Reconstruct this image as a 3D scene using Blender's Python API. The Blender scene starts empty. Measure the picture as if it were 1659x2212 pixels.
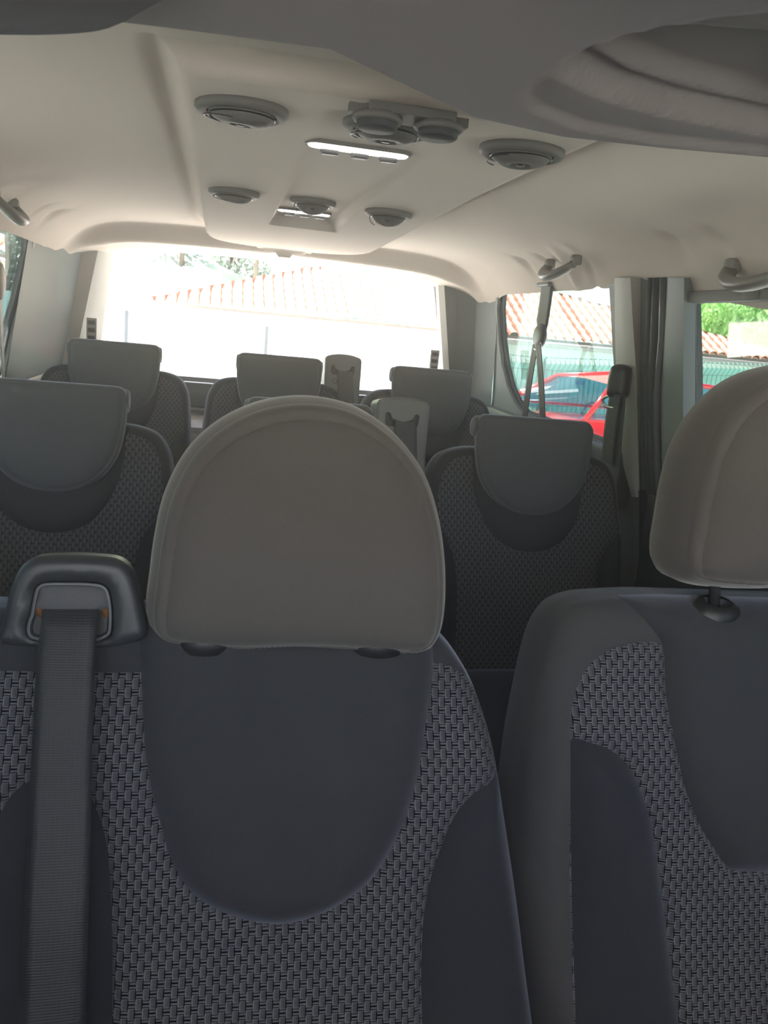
import bpy, bmesh, math, random
import numpy as np
from mathutils import Vector, Matrix
from mathutils.geometry import delaunay_2d_cdt
random.seed(7); rng = np.random.RandomState(7)
sc = bpy.context.scene
C = sc.collection
PI = math.pi
ZE = 1.12            # eye height above the van floor
GROUND = -0.55       # street level, below the van floor

# ------------------------------------------------------------------ camera
F, CX, CY = 1790., 829.5, 1106.
M = np.array([[0.97805, 0.04724, 0.20283], [0, 0, 0], [0, 0, 0]])
def cam_axes(vp=(478, 675), roll=5.4):
    d = np.array([vp[0]-CX, vp[1]-CY, F]); d /= np.linalg.norm(d)
    h = np.array([1, math.tan(math.radians(roll)), 0.0])
    up = np.cross(d, h); up /= np.linalg.norm(up)
    if up[1] > 0: up = -up
    X = np.cross(d, up)
    if X[0] < 0: X = -X
    return np.array([X, d, up])
M = cam_axes()
def ray(px, py): return M @ np.array([px-CX, py-CY, F])
def V3(r): return Vector((r[0], r[1], r[2]+ZE))
def atY(px, py, Y): r = ray(px, py); return V3(r*Y/r[1])
def atX(px, py, X): r = ray(px, py); return V3(r*X/r[0])
def atZ(px, py, Z): r = ray(px, py); return V3(r*Z/r[2])       # Z relative to the eye
cd = bpy.data.cameras.new('camera'); cam = bpy.data.objects.new('camera', cd); C.objects.link(cam)
R = Matrix.Identity(4)
for i in range(3):
    R[i][0] = M[i][0]; R[i][1] = -M[i][1]; R[i][2] = -M[i][2]
cam.matrix_world = Matrix.Translation((0, 0, ZE)) @ R
cd.sensor_fit = 'HORIZONTAL'; cd.sensor_width = 36; cd.lens = F*36/1659
cd.clip_start = 0.02; cd.clip_end = 500
cd.dof.use_dof = True; cd.dof.focus_distance = 1.3; cd.dof.aperture_fstop = 20
sc.camera = cam

# ------------------------------------------------------------------ light
w = bpy.data.worlds.new('world'); sc.world = w; w.use_nodes = True
nt = w.node_tree; bg = nt.nodes['Background']
sky = nt.nodes.new('ShaderNodeTexSky'); sky.sky_type = 'NISHITA'; sky.sun_disc = False
sky.sun_elevation = math.radians(48); sky.sun_rotation = math.radians(200); sky.air_density = 1.0; sky.dust_density = 2.0
nt.links.new(sky.outputs[0], bg.inputs[0]); bg.inputs[1].default_value = 0.13
sd = bpy.data.lights.new('sun', 'SUN'); sun = bpy.data.objects.new('sun', sd); C.objects.link(sun)
sd.energy = 15.0; sd.angle = math.radians(0.6); sd.color = (1, .95, .87)
sun.rotation_euler = Vector((0.40, -0.42, -1.0)).to_track_quat('-Z', 'Y').to_euler()
vs = sc.view_settings
vs.view_transform = 'Standard'; vs.look = 'None'; vs.gamma = 1; vs.use_curve_mapping = False
vs.exposure = 2.38
sc.cycles.volume_bounces = 2; sc.cycles.max_bounces = 12; sc.cycles.diffuse_bounces = 6; sc.cycles.transparent_max_bounces = 24
sc.cycles.caustics_reflective = False; sc.cycles.caustics_refractive = False
sc.cycles.sample_clamp_indirect = 6

# ------------------------------------------------------------------ materials
class NB:
    def __init__(s, name):
        s.m = bpy.data.materials.new(name); s.m.use_nodes = True; s.t = s.m.node_tree
        s.p = s.t.nodes['Principled BSDF']; s.out = s.t.nodes['Material Output']
    def n(s, ty, **k):
        x = s.t.nodes.new(ty)
        for a, b in k.items(): setattr(x, a, b)
        return x
    def l(s, a, b): s.t.links.new(a, b)
    def put(s, sock, v):
        if isinstance(v, (int, float)): sock.default_value = v
        elif isinstance(v, tuple): sock.default_value = v if len(v) == len(sock.default_value) else (*v, 1)
        else: s.l(v, sock)
    def ma(s, op, a, b=0.0, c=0.0):
        x = s.n('ShaderNodeMath', operation=op); s.put(x.inputs[0], a); s.put(x.inputs[1], b); s.put(x.inputs[2], c); return x.outputs[0]
    def mix(s, f, a, b):
        x = s.n('ShaderNodeMix', data_type='RGBA'); s.put(x.inputs[0], f); s.put(x.inputs[6], a); s.put(x.inputs[7], b); return x.outputs[2]
    def noise(s, scale, detail=2, rough=.5, vec=None):
        x = s.n('ShaderNodeTexNoise'); x.inputs['Scale'].default_value = scale; x.inputs['Detail'].default_value = detail; x.inputs['Roughness'].default_value = rough
        s.l(vec if vec is not None else s.co(), x.inputs['Vector']); return x.outputs[0]
    def co(s):
        if not hasattr(s, '_c'): s._c = s.n('ShaderNodeTexCoord').outputs['Object']
        return s._c
    def bump(s, h, strength=.3, dist=.001):
        x = s.n('ShaderNodeBump'); x.inputs['Strength'].default_value = strength; x.inputs['Distance'].default_value = dist
        s.l(h, x.inputs['Height']); s.l(x.outputs[0], s.p.inputs['Normal'])
    def set(s, **k):
        for a, b in k.items(): s.put(s.p.inputs[a.replace('_', ' ')], b)
def fabric(name, col, sheen=.35, var=.25, tint=(.75, .8, 1)):
    b = NB(name); c2 = tuple(x*(1-var) for x in col)
    f = b.noise(900, 2); g = b.noise(9, 3)
    k = b.mix(f, c2, tuple(x*(1+var) for x in col))
    k = b.mix(b.ma('MULTIPLY', g, .3), k, c2)
    b.set(Base_Color=k, Roughness=.95, Sheen_Weight=sheen, Sheen_Roughness=.4); b.p.inputs['Sheen Tint'].default_value = (*tint, 1)
    b.p.inputs['Specular IOR Level'].default_value = .15
    b.bump(f, .35, .0008); return b.m
def plastic(name, col, rough=.5, bump=.12, spec=.5, scale=700):
    b = NB(name); f = b.noise(scale, 2)
    b.set(Base_Color=b.mix(f, tuple(x*.93 for x in col), tuple(x*1.05 for x in col)), Roughness=rough); b.p.inputs['Specular IOR Level'].default_value = spec
    if bump: b.bump(f, bump, .0006)
    return b.m
def weave(name, c1, c0, sx=.0136, sz=.0178):
    b = NB(name); sp = b.n('ShaderNodeSeparateXYZ'); b.l(b.co(), sp.inputs[0])
    s = b.ma('DIVIDE', sp.outputs[0], sx); t = b.ma('DIVIDE', sp.outputs[2], sz)
    def block(o):
        fs = b.ma('FRACT', b.ma('ADD', s, o)); ft = b.ma('FRACT', b.ma('ADD', t, o))
        v = b.ma('LESS_THAN', b.ma('ABSOLUTE', b.ma('SUBTRACT', ft, .5)), .30)
        a = b.ma('MULTIPLY', v, b.ma('LESS_THAN', b.ma('ABSOLUTE', b.ma('SUBTRACT', fs, .49)), .215))
        sh = b.ma('MULTIPLY', v, b.ma('LESS_THAN', b.ma('ABSOLUTE', b.ma('SUBTRACT', fs, .745)), .045))  # dark strip beside each block: its shadow painted into the cloth colour
        return a, sh, fs, ft
    A, sA, fa, ta = block(0.0); B, sB, fb, tb = block(0.5)
    m = b.ma('MAXIMUM', A, B); shd = b.ma('MAXIMUM', sA, sB)
    def inner(fs, ft):
        rib = b.ma('GREATER_THAN', b.ma('SINE', b.ma('MULTIPLY', fs, 78)), -.1)
        edge = b.ma('GREATER_THAN', b.ma('ABSOLUTE', b.ma('SUBTRACT', ft, .5)), .262)
        le = b.ma('LESS_THAN', fs, .335)
        body = b.ma('ADD', b.ma('SUBTRACT', .66, b.ma('MULTIPLY', fs, .60)), b.ma('MULTIPLY', rib, .22))
        return b.ma('MAXIMUM', b.ma('MAXIMUM', body, b.ma('MULTIPLY', edge, .85)), le)
    ins = b.ma('ADD', b.ma('MULTIPLY', A, inner(fa, ta)), b.ma('MULTIPLY', B, inner(fb, tb)))
    colA = b.ma('LESS_THAN', b.ma('ABSOLUTE', b.ma('SUBTRACT', fa, .5)), .25)
    co_ = b.ma('MULTIPLY', b.ma('COSINE', b.ma('MULTIPLY', ta, 10*PI)), b.ma('SUBTRACT', 1, b.ma('MULTIPLY', colA, 2)))
    st = b.ma('GREATER_THAN', co_, 0.05)
    shade = b.ma('MULTIPLY', b.ma('MULTIPLY', b.ma('SUBTRACT', 1, m), b.ma('SUBTRACT', 1, shd)), b.ma('MULTIPLY', st, .72))
    f = b.ma('ADD', b.ma('MINIMUM', ins, 1), shade)
    nz = b.noise(700, 2)
    f2 = b.ma('MULTIPLY', f, b.ma('ADD', .7, b.ma('MULTIPLY', nz, .6)))
    b.set(Base_Color=b.mix(f2, c0, c1), Roughness=.9, Sheen_Weight=.1); b.p.inputs['Specular IOR Level'].default_value = .15
    h = b.ma('ADD', b.ma('MULTIPLY', m, .7), b.ma('MULTIPLY', f, .5))
    b.bump(h, .5, .0015); return b.m
def webbing(name, col):
    b = NB(name); sp = b.n('ShaderNodeSeparateXYZ'); b.l(b.co(), sp.inputs[0])
    st = b.ma('SINE', b.ma('MULTIPLY', sp.outputs[2], 2*PI/.0022))
    st2 = b.ma('SINE', b.ma('MULTIPLY', sp.outputs[0], 2*PI/.0045))
    f = b.ma('ADD', b.ma('MULTIPLY', st, .3), b.ma('ADD', .5, b.ma('MULTIPLY', st2, .12)))
    b.set(Base_Color=b.mix(f, tuple(x*.55 for x in col), col), Roughness=.55, Sheen_Weight=.15); b.bump(f, .3, .0006); return b.m
def glass(name, tint, ior=1.5, refl=1.0):
    b = NB(name); t = b.t; t.nodes.remove(b.p)
    tr = b.n('ShaderNodeBsdfTransparent'); tr.inputs[0].default_value = (*tint, 1)
    gl = b.n('ShaderNodeBsdfGlossy'); gl.inputs['Roughness'].default_value = .01; gl.inputs[0].default_value = (refl*min(1, tint[0]*1.6 if ior > 2 else 1), refl, refl, 1)
    lw = b.n('ShaderNodeLayerWeight'); lw.inputs[0].default_value = .5; r0 = ((ior-1)/(ior+1))**2
    fr = b.ma('ADD', b.ma('MULTIPLY', b.ma('POWER', lw.outputs[1], 5), 1-r0), r0)
    mx = b.n('ShaderNodeMixShader'); b.l(fr, mx.inputs[0]); b.l(tr.outputs[0], mx.inputs[1]); b.l(gl.outputs[0], mx.inputs[2])
    b.l(mx.outputs[0], b.out.inputs[0]); return b.m
def emis(name, col, st):
    b = NB(name); b.set(Base_Color=col, Roughness=.3); b.p.inputs['Emission Color'].default_value = (*col, 1); b.p.inputs['Emission Strength'].default_value = st; return b.m
def leafmat(name, c1, c2, tr=.4):
    b = NB(name); b.set(Base_Color=b.mix(b.noise(2.2, 6, .75), c1, c2), Roughness=.6)
    tl = b.n('ShaderNodeBsdfTranslucent'); tl.inputs[0].default_value = (*[min(1, x*1.3) for x in c2], 1)
    mx = b.n('ShaderNodeMixShader'); mx.inputs[0].default_value = tr
    b.l(b.p.outputs[0], mx.inputs[1]); b.l(tl.outputs[0], mx.inputs[2]); b.l(mx.outputs[0], b.out.inputs[0]); return b.m

SUEDE = fabric('charcoal_suede', (.058, .060, .067), .55)
SUEDE2 = fabric('slate_suede_bolster', (.043, .045, .055), .40)
HEADF = fabric('grey_headrest_velour', (.140, .127, .118), .55, .15, (.95, .93, .9))
HEADR = fabric('row_headrest_velour', (.125, .13, .137), .7, .15)
WOV = weave('basket_weave_cloth', (.20, .20, .218), (.007, .008, .011))
PLD = plastic('dark_grey_plastic', (.075, .08, .09), .42)
PLB = plastic('black_plastic', (.018, .018, .02), .4)
PLG = plastic('grey_pillar_plastic', (.15, .170, .172), .55, .1)
PLP = plastic('slate_pillar_panel', (.082, .098, .102), .55, .1)
PLL = plastic('light_pillar_plastic', (.36, .35, .325), .55, .1)
PLM = plastic('mid_grey_ceiling_plastic', (.125, .122, .115), .62, .05)
PLDOOR = plastic('dark_door_trim', (.035, .038, .045), .6)
RUB = plastic('rubber_seal', (.03, .033, .035), .65)
FRAME = plastic('painted_door_frame', (.13, .15, .148), .55, 0)
CHR = NB('brushed_steel'); CHR.set(Base_Color=(.55, .55, .55), Metallic=1.0, Roughness=.3); CHR = CHR.m
STEEL = NB('dark_steel_post'); STEEL.set(Base_Color=(.10, .10, .11), Metallic=.7, Roughness=.25); STEEL = STEEL.m
BELT = webbing('black_belt_webbing', (.030, .032, .037))
BELTG = webbing('grey_belt_webbing', (.10, .105, .11))
BRN = fabric('brown_lining', (.22, .10, .045), .1)
HEADL = fabric('headliner_fleece', (.63, .56, .505), .1, .05, (1, .95, .9))
CARPET = fabric('floor_carpet', (.03, .03, .035), .1)
GL_SIDE = glass('tinted_side_glass', (.20, .228, .226), 1.75, 1.0)
GL_REAR = glass('rear_glass', (.93, .94, .93), 1.3, .5)
LENS = emis('lamp_lens', (1, .95, .86), 2.2)

# ------------------------------------------------------------------ object helpers
def tag(o, label=None, cat=None, group=None, kind=None):
    if label: o['label'] = label
    if cat: o['category'] = cat
    if group: o['group'] = group
    if kind: o['kind'] = kind
    return o
def empty(name, loc=(0, 0, 0), rot=(0, 0, 0)):
    o = bpy.data.objects.new(name, None); C.objects.link(o); o.location = loc; o.rotation_euler = rot; o.empty_display_size = .05
    return o
def mesh(name, verts, faces, mat, parent=None, smooth=True, kind=None):
    me = bpy.data.meshes.new(name); me.from_pydata([tuple(v) for v in verts], [], faces); me.validate(); me.update()
    bm = bmesh.new(); bm.from_mesh(me); bmesh.ops.recalc_face_normals(bm, faces=bm.faces); bm.to_mesh(me); bm.free()
    return link(name, me, mat, parent, smooth, kind)
def link(name, me, mat, parent=None, smooth=True, kind=None):
    o = bpy.data.objects.new(name, me); C.objects.link(o)
    if isinstance(mat, list):
        for m_ in mat: me.materials.append(m_)
    else: me.materials.append(mat)
    if smooth:
        for p in me.polygons: p.use_smooth = True
    if parent is not None: o.parent = parent
    if kind: o['kind'] = kind
    return o
def bmobj(name, bm, mat, parent=None, smooth=True, kind=None):
    bmesh.ops.recalc_face_normals(bm, faces=bm.faces)
    me = bpy.data.meshes.new(name); bm.to_mesh(me); bm.free(); return link(name, me, mat, parent, smooth, kind)
def sharp(o, ang=35):
    me = o.data
    bm = bmesh.new(); bm.from_mesh(me)
    for e in bm.edges:
        if len(e.link_faces) == 2 and e.calc_face_angle(0) > math.radians(ang): e.smooth = False
    bm.to_mesh(me); bm.free(); return o
def box(name, c, s, mat, parent=None, bev=.003, rot=None, kind=None, seg=2):
    bm = bmesh.new(); bmesh.ops.create_cube(bm, size=1)
    for v in bm.verts: v.co = Vector((v.co.x*s[0], v.co.y*s[1], v.co.z*s[2]))
    if bev: bmesh.ops.bevel(bm, geom=bm.edges[:], offset=bev, segments=seg, affect='EDGES', profile=.6)
    mt = Matrix.Translation(c)
    if rot is not None: mt = mt @ rot.to_4x4()
    bmesh.ops.transform(bm, matrix=mt, verts=bm.verts)
    return sharp(bmobj(name, bm, mat, parent, True, kind), 50)
def tubebm(bm, pts, r, n=10, closed=False, flat=None):
    pts = [Vector(p) for p in pts]; rings = []
    N = len(pts)
    for i, p in enumerate(pts):
        a = pts[(i-1) % N] if (closed or i > 0) else p; b_ = pts[(i+1) % N] if (closed or i < N-1) else p
        t = (b_-a).normalized(); ref = Vector((0, 0, 1)) if abs(t.z) < .9 else Vector((1, 0, 0))
        u = t.cross(ref).normalized(); v = t.cross(u)
        rr = r[i] if isinstance(r, (list, tuple)) else r
        fl = flat or (1, 1)
        rings.append([bm.verts.new(p+u*math.cos(2*PI*k/n)*rr*fl[0]+v*math.sin(2*PI*k/n)*rr*fl[1]) for k in range(n)])
    for i in range(N if closed else N-1):
        a, b_ = rings[i], rings[(i+1) % N]
        for k in range(n): bm.faces.new((a[k], a[(k+1) % n], b_[(k+1) % n], b_[k]))
    if not closed:
        bm.faces.new(rings[0]); bm.faces.new(rings[-1][::-1])
def tube(name, pts, r, mat, parent=None, n=10, closed=False, flat=None, kind=None):
    bm = bmesh.new(); tubebm(bm, pts, r, n, closed, flat); return bmobj(name, bm, mat, parent, True, kind)
def lathebm(bm, prof, n=40, axis='z', c=(0, 0, 0), mat=None):
    rings = []; c = Vector(c)
    for r, h in prof:
        if r < 1e-6: ring = [bm.verts.new(c+Vector((0, 0, h)))]
        else: ring = [bm.verts.new(c+Vector((r*math.cos(2*PI*k/n), r*math.sin(2*PI*k/n), h))) for k in range(n)]
        rings.append(ring)
    for a, b_ in zip(rings, rings[1:]):
        for k in range(n):
            if len(a) == 1 and len(b_) == 1: break
            if len(a) == 1: bm.faces.new((a[0], b_[k], b_[(k+1) % n]))
            elif len(b_) == 1: bm.faces.new((a[k], a[(k+1) % n], b_[0]))
            else: bm.faces.new((a[k], a[(k+1) % n], b_[(k+1) % n], b_[k]))
    if mat is not None: bmesh.ops.transform(bm, matrix=mat, verts=bm.verts)
def spline(pts, step=.006, closed=True):
    P = np.array(pts, float); n = len(P); out = []
    rngi = range(n) if closed else range(n-1)
    for i in rngi:
        p1, p2 = P[i], P[(i+1) % n]
        p0 = P[(i-1) % n] if (closed or i > 0) else 2*p1-p2
        p3 = P[(i+2) % n] if (closed or i < n-2) else 2*p2-p1
        L = np.linalg.norm(p2-p1); k = max(1, int(L/step))
        for j in range(k):
            t = j/k
            # centripetal-ish: limit tangents to segment length
            m1 = (p2-p0)*.5; m2 = (p3-p1)*.5
            for m_ in (m1, m2):
                q = np.linalg.norm(m_)
                if q > L: m_ *= L/q
            out.append((2*t**3-3*t**2+1)*p1+(t**3-2*t**2+t)*m1+(-2*t**3+3*t**2)*p2+(t**3-t**2)*m2)
    if not closed: out.append(P[-1])
    return np.array(out)
def sdist(P, A, B):
    """distance of points P (n,2) to segments A-B (m,2)"""
    out = np.full(len(P), 1e9); AB = B-A; L2 = (AB**2).sum(1)+1e-18
    for i in range(0, len(P), 2000):
        Q = P[i:i+2000, None, :]-A[None]; t = np.clip((Q*AB[None]).sum(2)/L2[None], 0, 1)
        D = Q-t[..., None]*AB[None]; out[i:i+2000] = np.sqrt((D**2).sum(2).min(1))
    return out
def inside(P, poly):
    x, y = P[:, 0], P[:, 1]; c = np.zeros(len(P), bool); n = len(poly)
    for i in range(n):
        x1, y1 = poly[i]; x2, y2 = poly[(i+1) % n]
        if y1 == y2: continue
        k = ((y1 > y) != (y2 > y)) & (x < (x2-x1)*(y-y1)/(y2-y1)+x1); c ^= k
    return c
def offset(poly, d):
    a = np.roll(poly, 1, 0); b_ = np.roll(poly, -1, 0); t = b_-a; t /= np.linalg.norm(t, axis=1)[:, None]+1e-12
    area = .5*np.sum(poly[:, 0]*np.roll(poly[:, 1], -1)-np.roll(poly[:, 0], -1)*poly[:, 1])
    nrm = np.stack([t[:, 1], -t[:, 0]], 1)*(1 if area > 0 else -1)     # outward
    return poly+nrm*d
def sstep(x, a, b_): t = np.clip((x-a)/(b_-a), 0, 1); return t*t*(3-2*t)
def upholster(outline, regions, g=.008, roll=.03, rollh=.03, sides=((0, 0), (.004, .015), (.004, .05), (-.01, .085)), hfun=None, base=('backrest', None, .0, .02)):
    """padded cushion. regions: (name, polygon, material, puff, falloff), first one wins. Returns list of (name, verts, faces, mat)"""
    O = spline(outline, g*.7); polys = [O]
    for r in regions: polys.append(r[1])
    pts = []; edges = []
    for p in polys:
        s0 = len(pts); pts += [tuple(q) for q in p]; n = len(p); edges += [(s0+i, s0+(i+1) % n) for i in range(n)]
    for d in (-.0015, -.004, -.008, -.014):
        pts += [tuple(q) for q in offset(O, d)[::1]]
    lo = O.min(0); hi = O.max(0); gx = np.arange(lo[0], hi[0], g); gz = np.arange(lo[1], hi[1], g*.866)
    G = np.array([(x+(g/2 if j % 2 else 0), z) for j, z in enumerate(gz) for x in gx])
    G = G[inside(G, O)]
    A = np.concatenate([p for p in polys]); B = np.concatenate([np.roll(p, -1, 0) for p in polys])
    G = G[sdist(G, A, B) > g*.45]; G = G[sdist(G, O, np.roll(O, -1, 0)) > .017]
    pts += [tuple(q) for q in G]
    vo, _, fo, _, _, _ = delaunay_2d_cdt([Vector(p) for p in pts], edges, [], 0, 1e-6)
    Vv = np.array([(v.x, v.y) for v in vo]); Fc = np.array([f for f in fo if len(f) == 3])
    cen = Vv[Fc].mean(1); lab = np.full(len(Fc), -1); lab[inside(cen, O)] = 0
    for k in range(len(regions)-1, -1, -1):
        lab[inside(cen, regions[k][1]) & (lab >= 0)] = k+1
    em = {}
    for fi, f in enumerate(Fc):
        if lab[fi] < 0: continue
        for a, b_ in ((f[0], f[1]), (f[1], f[2]), (f[2], f[0])): em.setdefault((min(a, b_), max(a, b_)), []).append(lab[fi])
    seg = {}
    outs = []
    for (a, b_), ls in em.items():
        if len(ls) == 1: outs.append((a, b_)); seg.setdefault(ls[0], []).append((a, b_))
        elif ls[0] != ls[1]:
            for q in ls: seg.setdefault(q, []).append((a, b_))
    oa = np.array(outs); dO = sdist(Vv, Vv[oa[:, 0]], Vv[oa[:, 1]])
    q = np.clip(dO/roll, 0, 1); rf = np.sqrt(np.clip(1-(1-q)**2, 0, 1)); H0 = rollh*rf
    if hfun is not None: H0 = H0+hfun(Vv[:, 0], Vv[:, 1])*rf
    res = []
    allr = [base]+[(r[0], r[2], r[3], r[4]) for r in regions]
    for k, (nm, mat, puff, fall) in enumerate(allr):
        ff = Fc[lab == k]
        if len(ff) == 0: continue
        ids = np.unique(ff); sg = np.array(seg[k]); d = sdist(Vv[ids], Vv[sg[:, 0]], Vv[sg[:, 1]])
        h = H0[ids]+puff*(1-np.exp(-d/fall))*rf[ids]-.0022*np.exp(-d/.003)*(rf[ids] > .6)
        mp = {int(i): j for j, i in enumerate(ids)}
        vs_ = [(Vv[i, 0], -h[j], Vv[i, 1]) for j, i in enumerate(ids)]
        fs = [tuple(mp[int(a)] for a in f) for f in ff]
        if k == 0 and sides:
            n = len(O); st = len(vs_)
            for (o_, y_) in sides: vs_ += [(a[0], y_, a[1]) for a in offset(O, o_)]
            for i in range(len(sides)-1):
                for j in range(n): fs.append((st+i*n+j, st+i*n+(j+1) % n, st+(i+1)*n+(j+1) % n, st+(i+1)*n+j))
            fs.append(tuple(st+(len(sides)-1)*n+j for j in range(n)))
        res.append((nm, vs_, fs, mat))
    return res
def build(parts, parent, dy=0):
    o_ = []
    for nm, v, f, m_ in parts:
        o_.append(mesh(nm, [(a, b_+dy, c) for a, b_, c in v], f, m_, parent))
    return o_
def copy_tree(o, parent=None):
    c = o.copy(); C.objects.link(c); c.parent = parent
    for ch in [x for x in list(bpy.data.objects) if x.parent == o]: copy_tree(ch, c)
    return c
class Plane:
    """tilted seat plane: local x across, local z up the back, local -y towards the sitter"""
    def __init__(s, X, Y, z, th): s.o = Vector((X, Y, z+ZE)); s.th = math.radians(th); s.z = z; s.X = X; s.Y = Y
    def px(s, px, py):
        r = ray(px, py); n = np.array([0, math.cos(s.th), -math.sin(s.th)]); o = np.array([s.X, s.Y, s.z])
        t = (o@n)/(r@n); d = r*t-o; return (d[0], d@np.array([0, math.sin(s.th), math.cos(s.th)]))
    def poly(s, L): return [s.px(*p) for p in L]
    def rot(s): return (-s.th, 0, 0)

# ------------------------------------------------------------------ van body: ceiling
XC, HW = .20, .76
OVX = [(-.063), (.459)]
def poly_sd(P, poly):
    d = sdist(P, poly, np.roll(poly, -1, 0)); return np.where(inside(P, poly), d, -d)
def zc(x, y):
    """headliner height relative to the eye"""
    x = np.atleast_1d(np.asarray(x, float)); y = np.atleast_1d(np.asarray(y, float))
    e = np.abs(x-XC)/(HW-.028*sstep(y, 2.75, 3.0))
    z = .272-.022*e**2-(.140+.085*sstep(-y, -1.95, -1.15)*(x > XC))*np.clip(e, 0, 1.0)**10
    z = z-.060*sstep(y, 2.93, 2.995)*sstep(.80-np.abs(x-XC), 0, .22)-.015*sstep(y, 3.0, 3.12)
    # long moulded console with a round rear end
    hw = .262; t = np.clip((y-2.60)/.36, 0, 1); half = hw*np.sqrt(np.clip(1-t**3.0, 0, 1))
    half = np.where(y > 2.96, 0, half)
    sd_ = half-np.abs(x-.198)
    sd_ = np.minimum(sd_, (y-1.0))
    drop = .020+.026*sstep(y, 1.3, 2.9)
    z = z-drop*sstep(sd_, -.004, .012)
    z = z+.009*np.exp(-((sd_+.018)/.012)**2)
    # shallow inner panel which deepens towards the rear lamp
    si = np.minimum(.084-np.abs(x-.199), np.minimum(y-1.08, 2.29-y))
    z = z+(.003+.022*sstep(y, 1.2, 2.3))*sstep(si, -.002, .007)
    # pockets and bosses around the grab handles
    for cx, cy, sgn in ((.87, 2.34, 1), (.87, 1.49, 1), (-.47, 2.48, -1)):
        z = z+.012*np.exp(-(((x-cx)/.035)**2+((np.abs(y-cy)-.075)/.022)**2)*1.0)
        z = z+.006*np.exp(-(((x-cx)/.05)**2+((y-cy)/.10)**4))
    z = z-.016*np.exp(-(((y-2.13-(x-.88)*.6)/.028)**2))*sstep(x, .78, .88)*sstep(.945-x, 0, .03)
    z = z+.012*np.exp(-(((y-2.02-(x-.88)*.6)/.020)**2)-((x-.90)/.05)**2)
    return z
xs = np.concatenate([np.linspace(XC-.738, XC+.738, 190)]); ys = np.concatenate([np.arange(.60, 3.14, .009)])
XX, YY = np.meshgrid(xs, ys); ZZ = zc(XX.ravel(), YY.ravel()).reshape(XX.shape)
vv = [(XX[j, i], YY[j, i], ZZ[j, i]+ZE) for j in range(len(ys)) for i in range(len(xs))]; nx = len(xs)
ff = [(j*nx+i, j*nx+i+1, (j+1)*nx+i+1, (j+1)*nx+i) for j in range(len(ys)-1) for i in range(nx-1)]
ceil = mesh('ceiling', vv, ff, HEADL, None, True, 'structure'); tag(ceil, 'beige fleece headliner with moulded centre console')
box('roof', (XC, 1.2, .335+ZE), (1.9, 4.4, .03), PLL, kind='structure').name = 'ceiling_outer'
def ceil_pt(px, py, lift=0):
    """where a pixel's ray meets the headliner"""
    r = ray(px, py); r = r/r[1]; Y = np.arange(.7, 3.1, .002)
    k = np.argmax(r[2]*Y > zc(r[0]*Y, Y)-1e-9); p = r*Y[k]; return Vector((p[0], p[1], p[2]+ZE-lift))

# ------------------------------------------------------------------ van body: side walls with window holes
def wallx(side, z):
    lean = .035*np.clip((z+.25)/.42, 0, 1.3)**1.5
    return (.965-lean) if side > 0 else (-.575+lean)
def rrect(y0, y1, z0, z1, r=.05, sl0=0, sl1=0, n=6):
    """rounded window outline in (Y, z); sl0/sl1 slant the y0/y1 sides"""
    pts = []
    for (cy, cz, a0) in ((y1-r, z1-r, 0), (y0+r, z1-r, 90), (y0+r, z0+r, 180), (y1-r, z0+r, 270)):
        for k in range(n+1):
            a = math.radians(a0+90*k/n); yy = cy+r*math.cos(a); zz = cz+r*math.sin(a)
            f = (zz-z1)/(z0-z1)
            yy += (sl0 if cy < (y0+y1)/2 else sl1)*f
            pts.append((yy, zz))
    return np.array(pts)
def panel(name, outer, holes, fx, mat, g=.03, parent=None, kind='structure', thick=.03, side=1, label=None):
    polys = [np.array(outer)]+[np.array(h) for h in holes]
    pts = []; edges = []
    dens = []
    for p in polys:
        q = []
        for i in range(len(p)):
            a, b_ = p[i], p[(i+1) % len(p)]; k = max(1, int(np.linalg.norm(b_-a)/g)); q += [a+(b_-a)*j/k for j in range(k)]
        dens.append(np.array(q))
    for p in dens:
        s0 = len(pts); n = len(p); pts += [tuple(q) for q in p]; edges += [(s0+i, s0+(i+1) % n) for i in range(n)]
    lo = dens[0].min(0); hi = dens[0].max(0)
    G = np.array([(a, b_) for a in np.arange(lo[0], hi[0], g) for b_ in np.arange(lo[1], hi[1], g)])
    G = G[inside(G, dens[0])]; A = np.concatenate(dens); B = np.concatenate([np.roll(p, -1, 0) for p in dens]); G = G[sdist(G, A, B) > g*.4]
    pts += [tuple(q) for q in G]
    vo, _, fo, _, _, _ = delaunay_2d_cdt([Vector(p) for p in pts], edges, [], 0, 1e-6)
    Vv = np.array([(v.x, v.y) for v in vo]); Fc = np.array([f for f in fo if len(f) == 3]); cen = Vv[Fc].mean(1)
    keep = inside(cen, dens[0])
    for h in dens[1:]: keep &= ~inside(cen, h)
    Fc = Fc[keep]
    V_ = [(float(fx(a[1])) if fx.__code__.co_argcount == 1 else float(fx(a[0], a[1])), a[0], a[1]+ZE) for a in Vv]
    F_ = [tuple(int(i) for i in f) for f in Fc]
    for h in dens[1:]:
        st = len(V_); n = len(h)
        for q in h: x_ = float(fx(q[1])) if fx.__code__.co_argcount == 1 else float(fx(q[0], q[1])); V_ += [(x_, q[0], q[1]+ZE)]
        for q in offset(h, -.008): x_ = float(fx(q[1])) if fx.__code__.co_argcount == 1 else float(fx(q[0], q[1])); V_ += [(x_+side*thick, q[0], q[1]+ZE)]
        for j in range(n): F_.append((st+j, st+(j+1) % n, st+n+(j+1) % n, st+n+j))
    o = mesh(name, V_, F_, mat, parent, False, kind)
    if label: o['label'] = label
    return o
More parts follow.
